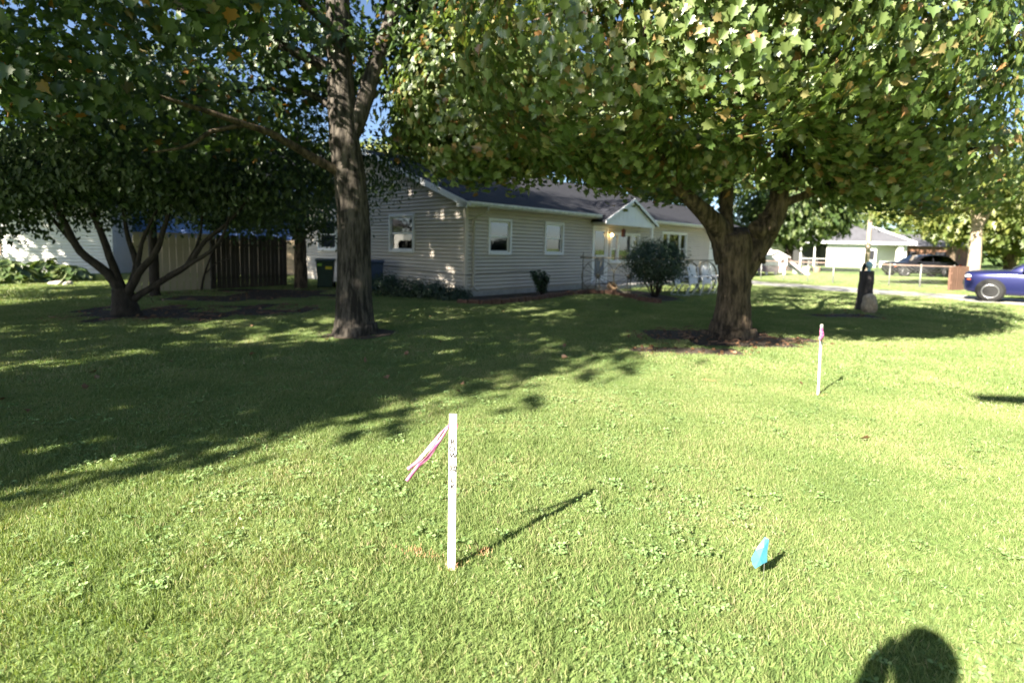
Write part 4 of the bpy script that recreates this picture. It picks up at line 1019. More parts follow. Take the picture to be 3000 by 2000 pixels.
bin_((p.x, p.y + .25, 0), .25, 'blue wheelie bin peeking out right of the tall trunk', mat('blue_plastic', (.03, .055, .12), .45, var=.15, scale=5), [])

# ---- fences at the left
def board_fence(name, label, a, b, h, m, pw, seed, cap=False, gap=.012):
    a = Vector((a.x, a.y, 0)); b = Vector((b.x, b.y, 0)); d = (b - a); L = d.length
    f = thing(name, label, 'fence', a, math.atan2(d.y, d.x)); rr = random.Random(seed)
    n = int(L / pw)
    bms = [MB().prism([(0, -.01, .03), (pw - gap, -.01, .03), (pw - gap, -.01, h + dh), (pw * .5, -.01, h + dh + (.0 if cap else .03)), (0, -.01, h + dh)], (0, .02, 0)).mesh('fence_board') for dh in (0, -.015, .012)]
    for me in bms: fixn(me); me.materials.append(m)
    for i in range(n): lk('fence_board', bms[rr.randrange(3)] if not cap else bms[0], f, (i * L / n, rr.uniform(-.004, .004), 0), (0, rr.uniform(-.006, .006), 0))
    for z in (.35, h - .3): bx('rail', m, f, 0, L, .014, .055, z - .045, z + .045)
    for x in np.linspace(.05, L - .05, max(2, int(L / 2.2) + 1)): bx('post', m, f, x - .045, x + .045, .058, .15, -.3, h - .05)
    if cap: bx('cap_rail', m, f, -.03, L + .03, -.03, .03, h + .005, h + .05)
    return f
board_fence('board_fence', 'weathered dark wooden board fence left of the gable wall', G(622, 850), G(842, 838), 1.68, WOODW, .145, 7)
board_fence('panel_fence', 'pale tan smooth fence panel behind the spreading stems', G(395, 858), G(618, 851), 1.66, mat('tan_vinyl', (.42, .36, .26), .5, var=.08, scale=3), .16, 8, True, .004)

# ---- blue house and white house beyond
def lap_wall(parent, name, x0, x1, y, z0, z1, m, co=.12):
    w = bx(name, m, parent, x0, x1, y + .03, y + .2, 0, z1 + .02)
    z = z0; me = None
    n = int((z1 - z0) / co)
    mb = MB(); zl = co * .3; mb.add([(x0, .028, 0), (x1, .028, 0), (x1, .018, 0), (x0, .018, 0), (x0, -.035, zl), (x1, -.035, zl), (x1, .008, co), (x0, .008, co), (x0, .028, co), (x1, .028, co)], [(0, 1, 2, 3), (3, 2, 5, 4), (4, 5, 6, 7), (7, 6, 9, 8), (8, 9, 1, 0), (0, 3, 4, 7, 8), (1, 9, 6, 5, 2)])
    me = mb.mesh('siding_plank'); fixn(me); me.materials.append(m)
    for k in range(n): lk('siding_plank', me, w, (0, y, z + k * co))
    return w
bh = thing('blue_house', 'house with bright blue lap siding over a tan base beyond the fence', 'house', (-18.15, 24.0, 0))
BLUE = mat('blue_siding', (.09, .17, .42), .5, var=.06, scale=3)
lap_wall(bh, 'blue_wall', 0, 8.6, 0, 1.62, 4.4, BLUE, .125)
bx('base_wall', mat('tan_stucco', (.50, .38, .25), .9, var=.12, scale=5), bh, 0, 8.6, -.05, .02, 0, 1.6); bx('corner_board', TRIMW, bh, -.12, .0, -.04, .1, 1.5, 4.4)
bx('far_wall', BLUE, bh, 0, 8.6, 6, 6.2, 0, 4.4); bx('side_wall', BLUE, bh, 0, .15, .21, 6, 0, 4.4); bx('side_wall', BLUE, bh, 8.45, 8.6, .21, 6, 0, 4.4)
mb = MB(); mb.prism([(-.4, -.5, 4.4), (-.4, 3.1, 6.0), (-.4, 6.7, 4.4), (-.4, 6.7, 4.3), (-.4, 3.1, 5.88), (-.4, -.5, 4.3)], (9.4, 0, 0)); me = mb.mesh('roof'); fixn(me); obj('roof', me, ROOFM, bh)
wh_ = thing('white_house', 'white lap sided house behind the hostas at the left edge', 'house', (-27.0, 20.8, 0), .16)
WHS = mat('white_siding', (.74, .73, .70), .5, var=.04, scale=3)
lap_wall(wh_, 'front_wall', 0, 10.2, 0, .2, 2.9, WHS, .14)
bx('far_wall', WHS, wh_, 0, 10.2, 6, 6.2, 0, 2.9); bx('side_wall', WHS, wh_, 10.05, 10.2, .21, 6, 0, 2.9); bx('side_wall', WHS, wh_, 0, .15, .21, 6, 0, 2.9)
mb = MB(); mb.prism([(-.4, -.5, 2.9), (-.4, 3.1, 4.7), (-.4, 6.7, 2.9), (-.4, 6.7, 2.78), (-.4, 3.1, 4.58), (-.4, -.5, 2.78)], (11.0, 0, 0)); me = mb.mesh('roof'); fixn(me); obj('roof', me, ROOFM, wh_)
wdo = bx('window', mat('tan_trim', (.45, .33, .22), .6), wh_, 4.1, 6.05, -.07, .0, .75, 2.15)
bx('pane', DARKROOM, wdo, 4.2, 5.95, -.08, -.072, .85, 2.05); bx('muntin', mat('tan_trim', (.45, .33, .22), .6), wdo, 5.04, 5.11, -.09, -.0805, .85, 2.05)
bx('window_box', TRIMW, wdo, 4.0, 6.1, -.2, -.03, .60, .74)

def hosta(name, lab, c, n, size, h, m, seed):
    t = thing(name, lab, 'plant', (c[0], c[1], 0), 0); r = np.random.default_rng(seed)
    a = r.uniform(0, 6.283, n); q = r.uniform(.0, 1, n) ** .6
    O = np.stack([np.cos(a), np.sin(a), np.zeros(n)], 1)
    C = np.stack([c[0] + np.cos(a) * q * h * .95, c[1] + np.sin(a) * q * h * .8, h * (1 - q ** 2 * .85) * r.uniform(.75, 1, n)], 1)
    me = leaf_mesh('foliage', C, np.array([0, 0, 1.0]) + O * .5 + r.normal(size=(n, 3)) * .25, O + np.array([0, 0, -.45]) + r.normal(size=(n, 3)) * .25, size * r.uniform(.7, 1.2, n), OVAL_V, OVAL_F, r.uniform(0, 1, n))
    o = obj('foliage', me, m, t); o.matrix_parent_inverse = Matrix.Translation(t.location).inverted(); o['kind'] = 'stuff'
    for k in range(7):
        aa = k * .9; e = Vector((c[0] + math.cos(aa) * h * .5, c[1] + math.sin(aa) * h * .5, h * .7)); limb('stem', [(c[0], c[1], -.03), e.lerp(Vector((c[0], c[1], 0)), .4) + Vector((0, 0, .1)), e], [.014, .011, .006], MATS['hosta_leaf'], t, 5, sub=2)
    return t
p = G(208, 824); hosta('hosta', 'pale bushy hosta with light striped leaves at the end of the white house bed', (p.x, p.y), 130, .36, .62, HOSTA, 3)
p = G(120, 822); hosta('hosta', 'dark green hosta clump in the middle of the white house bed', (p.x, p.y + .3), 150, .34, .80, FARL, 4)
p = G(25, 830); hosta('hosta', 'big leaved hosta clump at the left edge of the picture', (p.x, p.y), 150, .40, .80, HOSTA, 5)
for i, (u, v, lab) in enumerate(((165, 834, 'flat pale edging stone before the pale hosta'), (200, 836, 'small tan edging stone right of the flat pale one'))):
    p = G(u, v); bm = bmesh.new(); bmesh.ops.create_icosphere(bm, subdivisions=2, radius=1)
    for vv in bm.verts: vv.co *= 1 + .2 * math.sin(4 * vv.co.x + i) + .1 * math.sin(6 * vv.co.y)
    me = bpy.data.meshes.new('garden_stone'); bm.to_mesh(me); bm.free(); o = obj('garden_stone', me, mat('pale_stone', (.55, .50, .42), .9, var=.15, scale=10)); o.scale = (.26 - .1 * i, .15, .09); o.location = (p.x, p.y, .04); tag(o, lab, 'stone', 'edging stones by the hostas')

# ---- stump pillar, figure, rock
p = G(2530, 908)
pil = thing('stump_post', 'dark weathered stump post on the lawn topped by a small bird and ball', 'post', (p.x, p.y, 0))
STUMP = mat('stump_wood', (.07, .06, .06), .95, var=.4, scale=8, bump=1.0, stretch=(1.5, 1.5, .3))
limb('stump', [(p.x, p.y, -.1), (p.x, p.y, .08), (p.x, p.y, .5), (p.x, p.y, 1.04)], [.24, .205, .175, .168], STUMP, pil, 14, .06, [.3, .2])
mb = MB(); mb.lathe([(.03, 0), (.055, .01), (.03, .04), (.05, .08), (.085, .13), (.09, .18), (.06, .24), (.01, .265)], 16, (.06, 0, 1.045)); mb.build('glass_ball', mat('pale_blue_glass', (.35, .58, .70), .15, spec=.6), pil)
mb = MB(); mb.tube([(-.09, 0, 1.04), (-.085, 0, 1.10), (-.07, .0, 1.17), (-.075, 0, 1.23), (-.06, 0, 1.27)], [.012, .045, .05, .032, .012], 10); mb.tube([(-.07, 0, 1.235), (-.035, 0, 1.23)], [.014, .003], 6); mb.build('bird_figure', BLACKM, pil)
p = G(2545, 917)
bm = bmesh.new(); bmesh.ops.create_icosphere(bm, subdivisions=4, radius=1)
for v in bm.verts:
    n = v.co.normalized(); v.co = n * (1 + .10 * math.sin(3 * n.x + 2 * n.y + 1) + .08 * math.sin(5 * n.z + 4 * n.x) + .04 * math.sin(11 * n.y))
me = bpy.data.meshes.new('boulder'); bm.to_mesh(me); bm.free(); me.polygons.foreach_set('use_smooth', [True] * len(me.polygons))
ro = obj('boulder', me, mat('tan_rock', (.60, .47, .34), .95, col2=(.33, .26, .19), scale=3.5, bump=.6, bscale=14)); ro.scale = (.165, .17, .27); ro.location = (p.x, p.y, .22); tag(ro, 'upright tan rounded boulder leaning against the stump post', 'boulder')

# ---- chain link fence at the right
fa = G(2228, 818); fz = G(2790, 849); fd = fz - fa; FL = Vector((fd.x, fd.y, 0)).length
cf = thing('chain_link_fence', 'galvanised chain link fence with pipe top rail beyond the driveway', 'fence', (fa.x, fa.y, 0), math.atan2(fd.y, fd.x))
GALV = mat('galvanised_pipe', (.30, .30, .29), .5, var=.2, scale=14, metal=.5)
FH = 1.02
mb = MB(); mb.tube([(0, 0, FH), (FL, 0, FH)], .028, 8); mb.build('top_rail', mat('rusty_rail', (.36, .27, .22), .6, var=.25, scale=6, metal=.3), cf)
for k in range(8):
    x = FL * k / 7; mb = MB(); mb.tube([(x, .03, -.2), (x, .03, FH + .03)], .035 if k in (3, 6) else .024, 8); po = mb.build('post', GALV, cf)
    mb = MB(); mb.lathe([(.03, 0), (.035, .02), (.01, .05)], 8, (x, .03, FH + .03)); mb.build('post_cap', GALV, po)
mb = MB(); step = .16; n = int(FL / step)
for k in range(-6, n):
    for sg in (1, -1):
        x0 = k * step; x1 = x0 + FH
        pts = [(x0, -.03, .02), (x1, -.03, FH - .02)] if sg > 0 else [(x1, -.036, .02), (x0, -.036, FH - .02)]
        if min(x0, x1) < 0 or max(x0, x1) > FL: continue
        mb.tube(pts, .003, 3, cap=False, smooth=False)
wm = mb.build('wire_mesh', GALV, cf); wm['kind'] = 'stuff'

# ---- brown gate panel next to the locust tree
board_fence('wooden_gate', 'short reddish brown board panel beside the pale tree trunk', G(2786, 853), G(2834, 852), 1.05, mat('red_brown_board', (.15, .085, .06), .85, var=.2, scale=6, stretch=(4, 4, .5)), .15, 9)

# ---- playhouse
p = G(2272, 807)
ph_ = thing('playhouse', 'small white peaked toy playhouse on legs with a slide behind the chain link fence', 'playhouse', (p.x, p.y + .6, 0), .15)
PW = mat('white_plastic', (.82, .76, .76), .5); PB = mat('blue_plastic_slide', (.30, .42, .70), .4); PP = mat('pink_plastic', (.72, .48, .50), .5)
bx('cabin', PW, ph_, -.75, .75, -.5, .5, .62, 1.22); mb = MB(); mb.prism([(-.9, -.6, 1.2), (0, -.6, 1.62), (.9, -.6, 1.2), (.9, -.6, 1.14), (0, -.6, 1.54), (-.9, -.6, 1.14)], (0, 1.2, 0)); me = mb.mesh('roof'); fixn(me); obj('roof', me, PW, ph_)
mb = MB(); mb.prism([(-.74, -.5, 1.22), (.74, -.5, 1.22), (0, -.5, 1.55)], (0, 1.0, 0)); me = mb.mesh('gable'); fixn(me); obj('gable', me, PW, ph_)
bx('skirt', PP, ph_, -.70, .70, -.46, .46, .20, .615)
for sx in (-.62, .62):
    for sy in (-.42, .42): bx('leg', PW, ph_, sx - .06, sx + .06, sy - .04, sy + .04, -.03, .2)
bx('window', DARKROOM, ph_, .30, .58, -.512, -.502, .80, 1.05)
mb = MB(); mb.prism([(.75, -.25, .95), (1.1, -.25, .95), (2.3, -.25, .12), (2.6, -.25, .08), (2.6, -.25, .02), (2.25, -.25, .04), (1.05, -.25, .86), (.75, -.25, .86)], (0, .5, 0)); me = mb.mesh('slide'); fixn(me); sl_ = obj('slide', me, PB, ph_)
for sy in (-.29, .25):
    mb = MB(); mb.prism([(.9, sy, 1.06), (1.1, sy, 1.06), (2.3, sy, .24), (2.6, sy, .18), (2.6, sy, .03), (2.25, sy, .05), (1.05, sy, .87), (.9, sy, .87)], (0, .04, 0)); me = mb.mesh('slide_rim'); fixn(me); obj('slide_rim', me, PP, sl_)
# small yard clutter behind the fence
for i, (u, v, cm, lab, sc) in enumerate(((2330, 803, (.70, .70, .68), 'white bucket on the grass right of the toy playhouse', 1.0), (2362, 800, (.72, .70, .66), 'pale tub near the dark porch behind the fence', 1.3), (2392, 800, (.45, .30, .22), 'brown planter behind the fence near the dark porch', 1.3))):
    p = G(u, v); o = MB().lathe([(.14, 0), (.17, .02), (.21, .34), (.225, .36), (.20, .36), (.16, .05), (.01, .04)], 16).build('bucket', mat('bucket_%d' % i, cm, .6)); o.scale = (sc, sc, sc); o.location = (p.x, p.y, 0); tag(o, lab, 'bucket', 'tubs on the neighbouring lawn')

# ---- neighbouring house at the right
NY = 60.0
nx0 = PY(2345, 735, NY).x; nx1 = PY(2662, 735, NY).x
nh = thing('neighbour_house', 'white neighbouring house with grey hipped roof and white trim across the lawn', 'house', (nx0, NY, 0))
W_ = nx1 - nx0; EZ = 2.6; xa = PY(2525, 657, NY).x - nx0
GREYR = mat('grey_shingle', (.10, .10, .115), .9, var=.15, scale=2, bump=.3, bscale=8)
lap_wall(nh, 'front_wall', 3.2, W_ - 3.6, 0, .1, EZ, WHS, .2)
bx('porch_wall', mat('dark_porch', (.06, .06, .06), .9), nh, 0, 3.2, 1.6, 1.7, 0, EZ)
for x in (.05, 1.6, 3.05): bx('porch_column', WHS, nh, x - .06, x + .06, -.06, .06, 0, EZ)
bx('porch_screen_rail', WHS, nh, .11, 2.99, -.03, .03, .85, .92)
bx('back_wall', WHS, nh, 0, W_, 7.8, 8, 0, EZ); bx('side_wall', WHS, nh, W_ - .2, W_, .3, 7.8, 0, EZ); bx('recess_wall', WHS, nh, W_ - 3.6, W_ - .2, 1.6, 1.75, 0, EZ)
bx('porch_column', WHS, nh, W_ - 1.3, W_ - .75, -.2, .2, 0, EZ + .1)
bx('fascia', TRIMW, nh, -.5, W_ + .5, -.55, -.5, EZ, EZ + .28)
AZ = 5.9
mb = MB(); mb.add([(-.5, -.5, EZ + .2), (W_ + .5, -.5, EZ + .2), (W_ + .5, 8.5, EZ + .2), (-.5, 8.5, EZ + .2), (xa - .4, 3.2, AZ), (xa + .4, 4.8, AZ)], [(0, 1, 4), (1, 2, 5, 4), (2, 3, 5), (3, 0, 4, 5), (0, 3, 2, 1)]); obj('roof', mb.mesh('roof'), GREYR, nh)
for (q0, q1) in (((-.5, -.5, EZ + .26), (xa - .4, 3.2, AZ + .06)), ((W_ + .5, -.5, EZ + .26), (xa - .4, 3.2, AZ + .06))):
    mb = MB(); mb.tube([q0, q1], .13, 6); mb.build('hip_trim', TRIMW, nh)
bx('window', DARKROOM, nh, W_ - 4.6, W_ - 3.9, -.07, -.045, .9, 1.9)
# brown house further right
nb_ = thing('brown_house', 'distant brown brick house right of the white neighbouring house', 'house', (PY(2640, 760, 72).x, 72, 0))
bx('wall', mat('brown_brick', (.25, .14, .09), .9, var=.2, scale=4), nb_, 0, 9, 0, 7, 0, 2.7); bx('window', DARKROOM, nb_, .9, 2.0, -.04, -.01, .9, 2.0); bx('window', DARKROOM, nb_, 4.5, 6.0, -.04, -.01, .9, 2.0)
mb = MB(); mb.prism([(-.5, -.5, 2.7), (-.5, 3.5, 4.4), (-.5, 7.5, 2.7)], (10, 0, 0)); me = mb.mesh('roof'); fixn(me); obj('roof', me, GREYR, nb_)

# ---- distant power pole with wires
PX = PY(2545, 700, 46)
up = thing('utility_pole', 'pale wooden power pole with a crossarm behind the neighbouring house', 'pole', (PX.x, 46, 0))
POLEM = mat('pole_wood', (.40, .32, .25), .9, var=.2, scale=5, stretch=(3, 3, .3))
mb = MB(); mb.tube([(0, 0, -.5), (0, 0, 4), (0, 0, 8.2)], [.20, .17, .14], 10); mb.build('pole', POLEM, up)
zc = PY(2545, 588, 46).z; z2 = PY(2545, 626, 46).z
bx('crossarm', mat('pale_arm', (.60, .52, .45), .8), up, -1.3, 1.3, -.18, -.06, zc - .1, zc + .1)
for x in (-1.1, -.4, .4, 1.1): mb = MB(); mb.lathe([(.05, 0), (.07, .05), (.05, .1), (.07, .15), (.03, .2)], 8, (x, -.12, zc + .1)); mb.build('insulator', WHITEPAINT, up)
for (x0, z0, sag) in ((-1.1, zc + .3, .5), (1.1, zc + .3, .5), (0, z2, .4)):
    pts = [(x0 - 30 * f, -6 * f, z0 - sag * 4 * f * (1 - f) + .4 * f) for f in np.linspace(0, 1, 9)]
    mb = MB(); mb.tube(pts, .028, 5, cap=False); mb.build('wire', mat('bright_wire', (.45, .45, .45), .5), up)
# power pole behind the camera whose arm throws the short shadow at the right
ap = Vector((5.02, 5.56, 0)); hh_ = 6.6
tipx = ap - Vector((math.sin(SUN_AZ), math.cos(SUN_AZ), 0)) * (hh_ / math.tan(SUN_EL))
bp_ = thing('utility_pole', 'street power pole behind the camera with a lamp arm', 'pole', (tipx.x + 2.1, tipx.y - .5, 0))
mb = MB(); mb.tube([(0, 0, -.5), (0, 0, 4), (0, 0, 8.6)], [.15, .13, .10], 10); mb.build('pole', POLEM, bp_)
mb = MB(); mb.tube([(0, 0, hh_ - .15), (-1.0, .24, hh_ - .05), (-1.6, .38, hh_)], .05, 8); mb.build('lamp_arm', GALV, bp_)
mb = MB(); mb.tube([(-1.45, .34, hh_ - .02), (-1.6, .38, hh_ - .03), (-2.1, .5, hh_ - .05)], [.06, .13, .09], 10); mb.build('lamp_head', GALV, bp_)

# ---- cars
def car(name, label, loc, rz, paint, L=4.5):
    c = thing(name, label, 'car', loc, rz)
    st = [(2.10, .40, .86, .58), (2.06, .30, .94, .72), (1.92, .25, .99, .82), (1.55, .21, 1.02, .87), (1.1, .20, 1.04, .885), (.8, .20, 1.05, .89), (.2, .20, 1.01, .895), (-.6, .20, 1.01, .895), (-1.3, .20, 1.02, .885), (-1.8, .22, 1.03, .865), (-2.12, .28, 1.0, .80), (-2.24, .36, .90, .68)]
    vs = []; n = 12
    for (x, zb, zt, w) in st:
        half = [(0, zb), (w * .80, zb), (w * .97, zb + .10), (w, (zb + zt) * .5), (w * .975, zt - .12), (w * .86, zt - .02)]
        ring = half + [(0, zt + .025)] + [(-y, z) for y, z in half[:0:-1]]
        vs += [(x, y, z) for y, z in ring]
    fs = [(i * n + k, i * n + (k + 1) % n, (i + 1) * n + (k + 1) % n, (i + 1) * n + k) for i in range(len(st) - 1) for k in range(n)]
    fs += [tuple(range(n))[::-1], tuple((len(st) - 1) * n + k for k in range(n))]
    mb = MB(); mb.add(vs, fs, True); me = mb.mesh('body'); fixn(me); bo = obj('body', me, paint, c); sb = bo.modifiers.new('s', 'SUBSURF'); sb.levels = 2; sb.render_levels = 2
    # cabin
    cs = [(.95, 1.00, .80, 1.05), (.62, 1.00, .81, 1.27), (.18, 1.00, .81, 1.50), (-.4, 1.0, .81, 1.56), (-1.1, 1.0, .81, 1.545), (-1.5, 1.0, .80, 1.45), (-1.95, 1.0, .78, 1.04)]
    vs = []; n = 8
    for (x, zb, w, zt) in cs:
        wt = w - .30 * (zt - zb); zt_ = max(zt, zb + .012)
        half = [(0, zb - .06), (w, zb - .06), (w, zb), (wt, zt_ - .03), ]
        ring = half + [(0, zt_)] + [(-y, z) for y, z in half[:0:-1]]
        vs += [(x, y, z) for y, z in ring]
    fs = [(i * n + k, i * n + (k + 1) % n, (i + 1) * n + (k + 1) % n, (i + 1) * n + k) for i in range(len(cs) - 1) for k in range(n)] + [tuple(range(n))[::-1], tuple((len(cs) - 1) * n + k for k in range(n))]
    mb = MB(); mb.add(vs, fs, True); me = mb.mesh('cabin'); fixn(me); obj('cabin', me, paint, c, .03)
    def side_glass(pts, nm):
        for sg in (1, -1):
            P = []
            for x, z in pts:
                y = .81 - .30 * (z - 1.0) + .012
                P.append((x, sg * y, z))
            mb = MB(); mb.prism(P, (0, sg * .006, 0)); me = mb.mesh(nm); fixn(me); obj(nm, me, CARGLASS, c)
    side_glass([(.60, 1.07), (.10, 1.42), (-.38, 1.485), (-.38, 1.07)], 'side_window'); side_glass([(-.46, 1.07), (-.46, 1.485), (-1.08, 1.47), (-1.45, 1.36), (-1.62, 1.09)], 'side_window')
    mb = MB(); mb.prism([(.88, -.70, 1.10), (.88, .70, 1.10), (.24, .62, 1.475), (.24, -.62, 1.475)], (.012, 0, .02)); me = mb.mesh('windscreen'); fixn(me); obj('windscreen', me, CARGLASS, c)
    TY = mat('tyre', (.025, .025, .025), .85); RM = mat('alloy_rim', (.55, .55, .57), .3, metal=.9)
    for x in (1.38, -1.36):
        for sg in (1, -1):
            ar = obj('wheel_arch', MB().lathe([(.01, -.012), (.385, -.012), (.385, .012), (.01, .012)], 28, M=Matrix.Rotation(math.pi / 2, 4, 'X')).mesh('wheel_arch'), BLACKM, c); ar.location = (x, sg * .885, .36)
            w = obj('wheel', MB().lathe([(.20, -.11), (.31, -.11), (.335, -.08), (.335, .08), (.31, .11), (.20, .11)], 28, M=Matrix.Rotation(math.pi / 2, 4, 'X')).mesh('wheel'), TY, c); w.location = (x, sg * .83, .335)
            mb = MB(); mb.lathe([(.03, .085), (.055, .09), (.06, .075), (.01, .07)], 12, M=Matrix.Rotation(-sg * math.pi / 2, 4, 'X')); mb.lathe([(.195, .07), (.225, .115), (.205, .115), (.19, .08)], 28, M=Matrix.Rotation(-sg * math.pi / 2, 4, 'X'))
            for k in range(5):
                a = k * 2 * math.pi / 5; M_ = Matrix.Rotation(a, 4, 'Y'); mb.box(-.032, .032, sg * .075 - .012, sg * .075 + .012, .03, .21, M_)
            r_ = obj('rim', mb.mesh('rim'), RM, w)
    for sg in (1, -1):
        bm = bmesh.new(); bmesh.ops.create_uvsphere(bm, u_segments=14, v_segments=8, radius=1); me = bpy.data.meshes.new('headlight'); bm.to_mesh(me); bm.free()
        h_ = obj('headlight', me, mat('lamp_lens', (.75, .76, .78), .12, spec=.8), c); h_.scale = (.15, .10, .07); h_.location = (1.92, sg * .69, .80)
        o = bx('side_marker', mat('amber_lens', (.70, .16, .04), .3), c, 1.90, 1.99, sg * .79 - .02, sg * .79 + .02, .68, .72)
        bx('door_handle', paint, c, -.30, -.14, sg * .905 - .015, sg * .905 + .015, .86, .89)
        mi = obj('mirror', MB().box(.48, .66, sg * .98 - .09, sg * .98 + .07, 1.02, 1.14).mesh('mirror'), paint, c, .03)
        mb = MB(); mb.box(.30, .306, sg * .902 - .002, sg * .902 + .002, .3, .96); mb.build('door_seam', BLACKM, c)
        ta = bx('tail_light', mat('red_lens', (.45, .02, .02), .25), c, -2.20, -2.06, sg * .70 - .08, sg * .70 + .08, .76, .92)
    bx('grille', BLACKM, c, 2.07, 2.12, -.42, .42, .50, .66)
    return c
BLUEP = mat('blue_car_paint', (.022, .026, .11), .25, metal=.45, spec=.6); BLACKP = mat('black_car_paint', (.012, .012, .016), .2, spec=.6)
hd = math.atan2(.70, -.72)
fwl = G(2898, 885)
M_ = Matrix.Rotation(hd, 3, 'Z'); off = M_ @ Vector((1.38, .83, 0))
car('parked_car', 'blue car parked on the driveway at the right edge', (fwl.x - off.x, fwl.y - off.y, .03), hd, BLUEP)
p = PY(2690, 800, 37)
car('parked_car', 'black car parked behind the chain link fence by the white column', (p.x, 37, 0), math.pi - .12, BLACKP)

# ================================================================== GRASS
GRASS = leaf_mat('grass_blade', [(0.0, (.125, .195, .055)), (.4, (.205, .275, .09)), (.72, (.285, .33, .13)), (.88, (.39, .365, .19)), (1.0, (.46, .38, .24))], .30, .5, (1.1, 1.15), .05, 1.2)
WEED = leaf_mat('clover_leaf', [(0.0, (.15, .255, .085)), (.6, (.22, .32, .12)), (1.0, (.30, .38, .17))], .25, .6, None, .02, 1.2)
def tile(name, size, n, hgt, wid, seed, lean=.5, m=GRASS):
    r = np.random.default_rng(seed)
    c = np.stack([r.uniform(-.5, .5, n) * size * 1.16, r.uniform(-.5, .5, n) * size * 1.16, np.full(n, -.004)], 1)
    tp = np.stack([r.normal(size=n) * lean, r.normal(size=n) * lean, np.ones(n)], 1)
    nr = np.stack([r.normal(size=n), r.normal(size=n), np.full(n, .35)], 1)
    sz = hgt * r.uniform(.55, 1.25, n); w = wid / hgt
    me = leaf_mesh(name, c, nr, tp, sz, [(-w * .5, 0, 0), (w * .5, 0, 0), (w * .40, .55, .07), (0, 1, .30), (-w * .40, .55, .07)], [(0, 1, 2, 4), (4, 2, 3)], np.clip(r.normal(.42, .24, n), 0, 1))
    me.materials.append(m)
    return bpy.data.objects.new(name, me)
def weedtile(name, seed, n=16, rad=.10):
    r = np.random.default_rng(seed); C = []; O = []; S = []
    for k in range(n):
        a = r.uniform(0, 6.28); q = rad * r.uniform(0, 1) ** .5; x, y = q * math.cos(a), q * math.sin(a); z = r.uniform(.014, .03); b0 = r.uniform(0, 6.28)
        for j in range(3 + r.integers(0, 2)):
            b = b0 + j * 2.09; C.append((x, y, z)); O.append((math.cos(b), math.sin(b), r.uniform(-.1, .35))); S.append(r.uniform(.010, .021))
    C = np.array(C); O = np.array(O); N = len(C)
    me = leaf_mesh(name, C, np.array([0, 0, 1.0]) + r.normal(size=(N, 3)) * .35, O, np.array(S), [(0, 0, 0), (.38, .55, .08), (.22, .95, .03), (0, 1, 0), (-.22, .95, .03), (-.38, .55, .08)], [(0, 1, 2, 3), (0, 3, 4, 5)], r.uniform(0, 1, N))
    me.materials.append(WEED)
    return bpy.data.objects.new(name, me)
def inpoly(x, y, poly):
    ins = np.zeros(len(x), bool); n = len(poly); j = n - 1
    for i in range(n):
        xi, yi = poly[i][0], poly[i][1]; xj, yj = poly[j][0], poly[j][1]
        with np.errstate(divide='ignore', invalid='ignore'):
            c = ((yi > y) != (yj > y)) & (x < (xj - xi) * (y - yi) / (yj - yi + 1e-12) + xi)
        ins ^= c; j = i
    return ins
EXCL = [BED, [tuple(H2W(-.1, -.1)[:2]), tuple(H2W(24.1, -.1)[:2]), tuple(H2W(24.1, 10.2)[:2]), tuple(H2W(-.1, 10.2)[:2])], [tuple(H2W(5.7, -1.25)[:2]), tuple(H2W(11.1, -1.25)[:2]), tuple(H2W(11.1, .2)[:2]), tuple(H2W(5.7, .2)[:2])],
        [tuple(p) for p in DN] + [tuple(p + DOFF) for p in DN[::-1]]]
def jit_poly(poly, k): 
    cx = sum(p[0] for p in poly) / len(poly); cy = sum(p[1] for p in poly) / len(poly)
    return [(cx + (p[0] - cx) * k, cy + (p[1] - cy) * k) for p in poly]
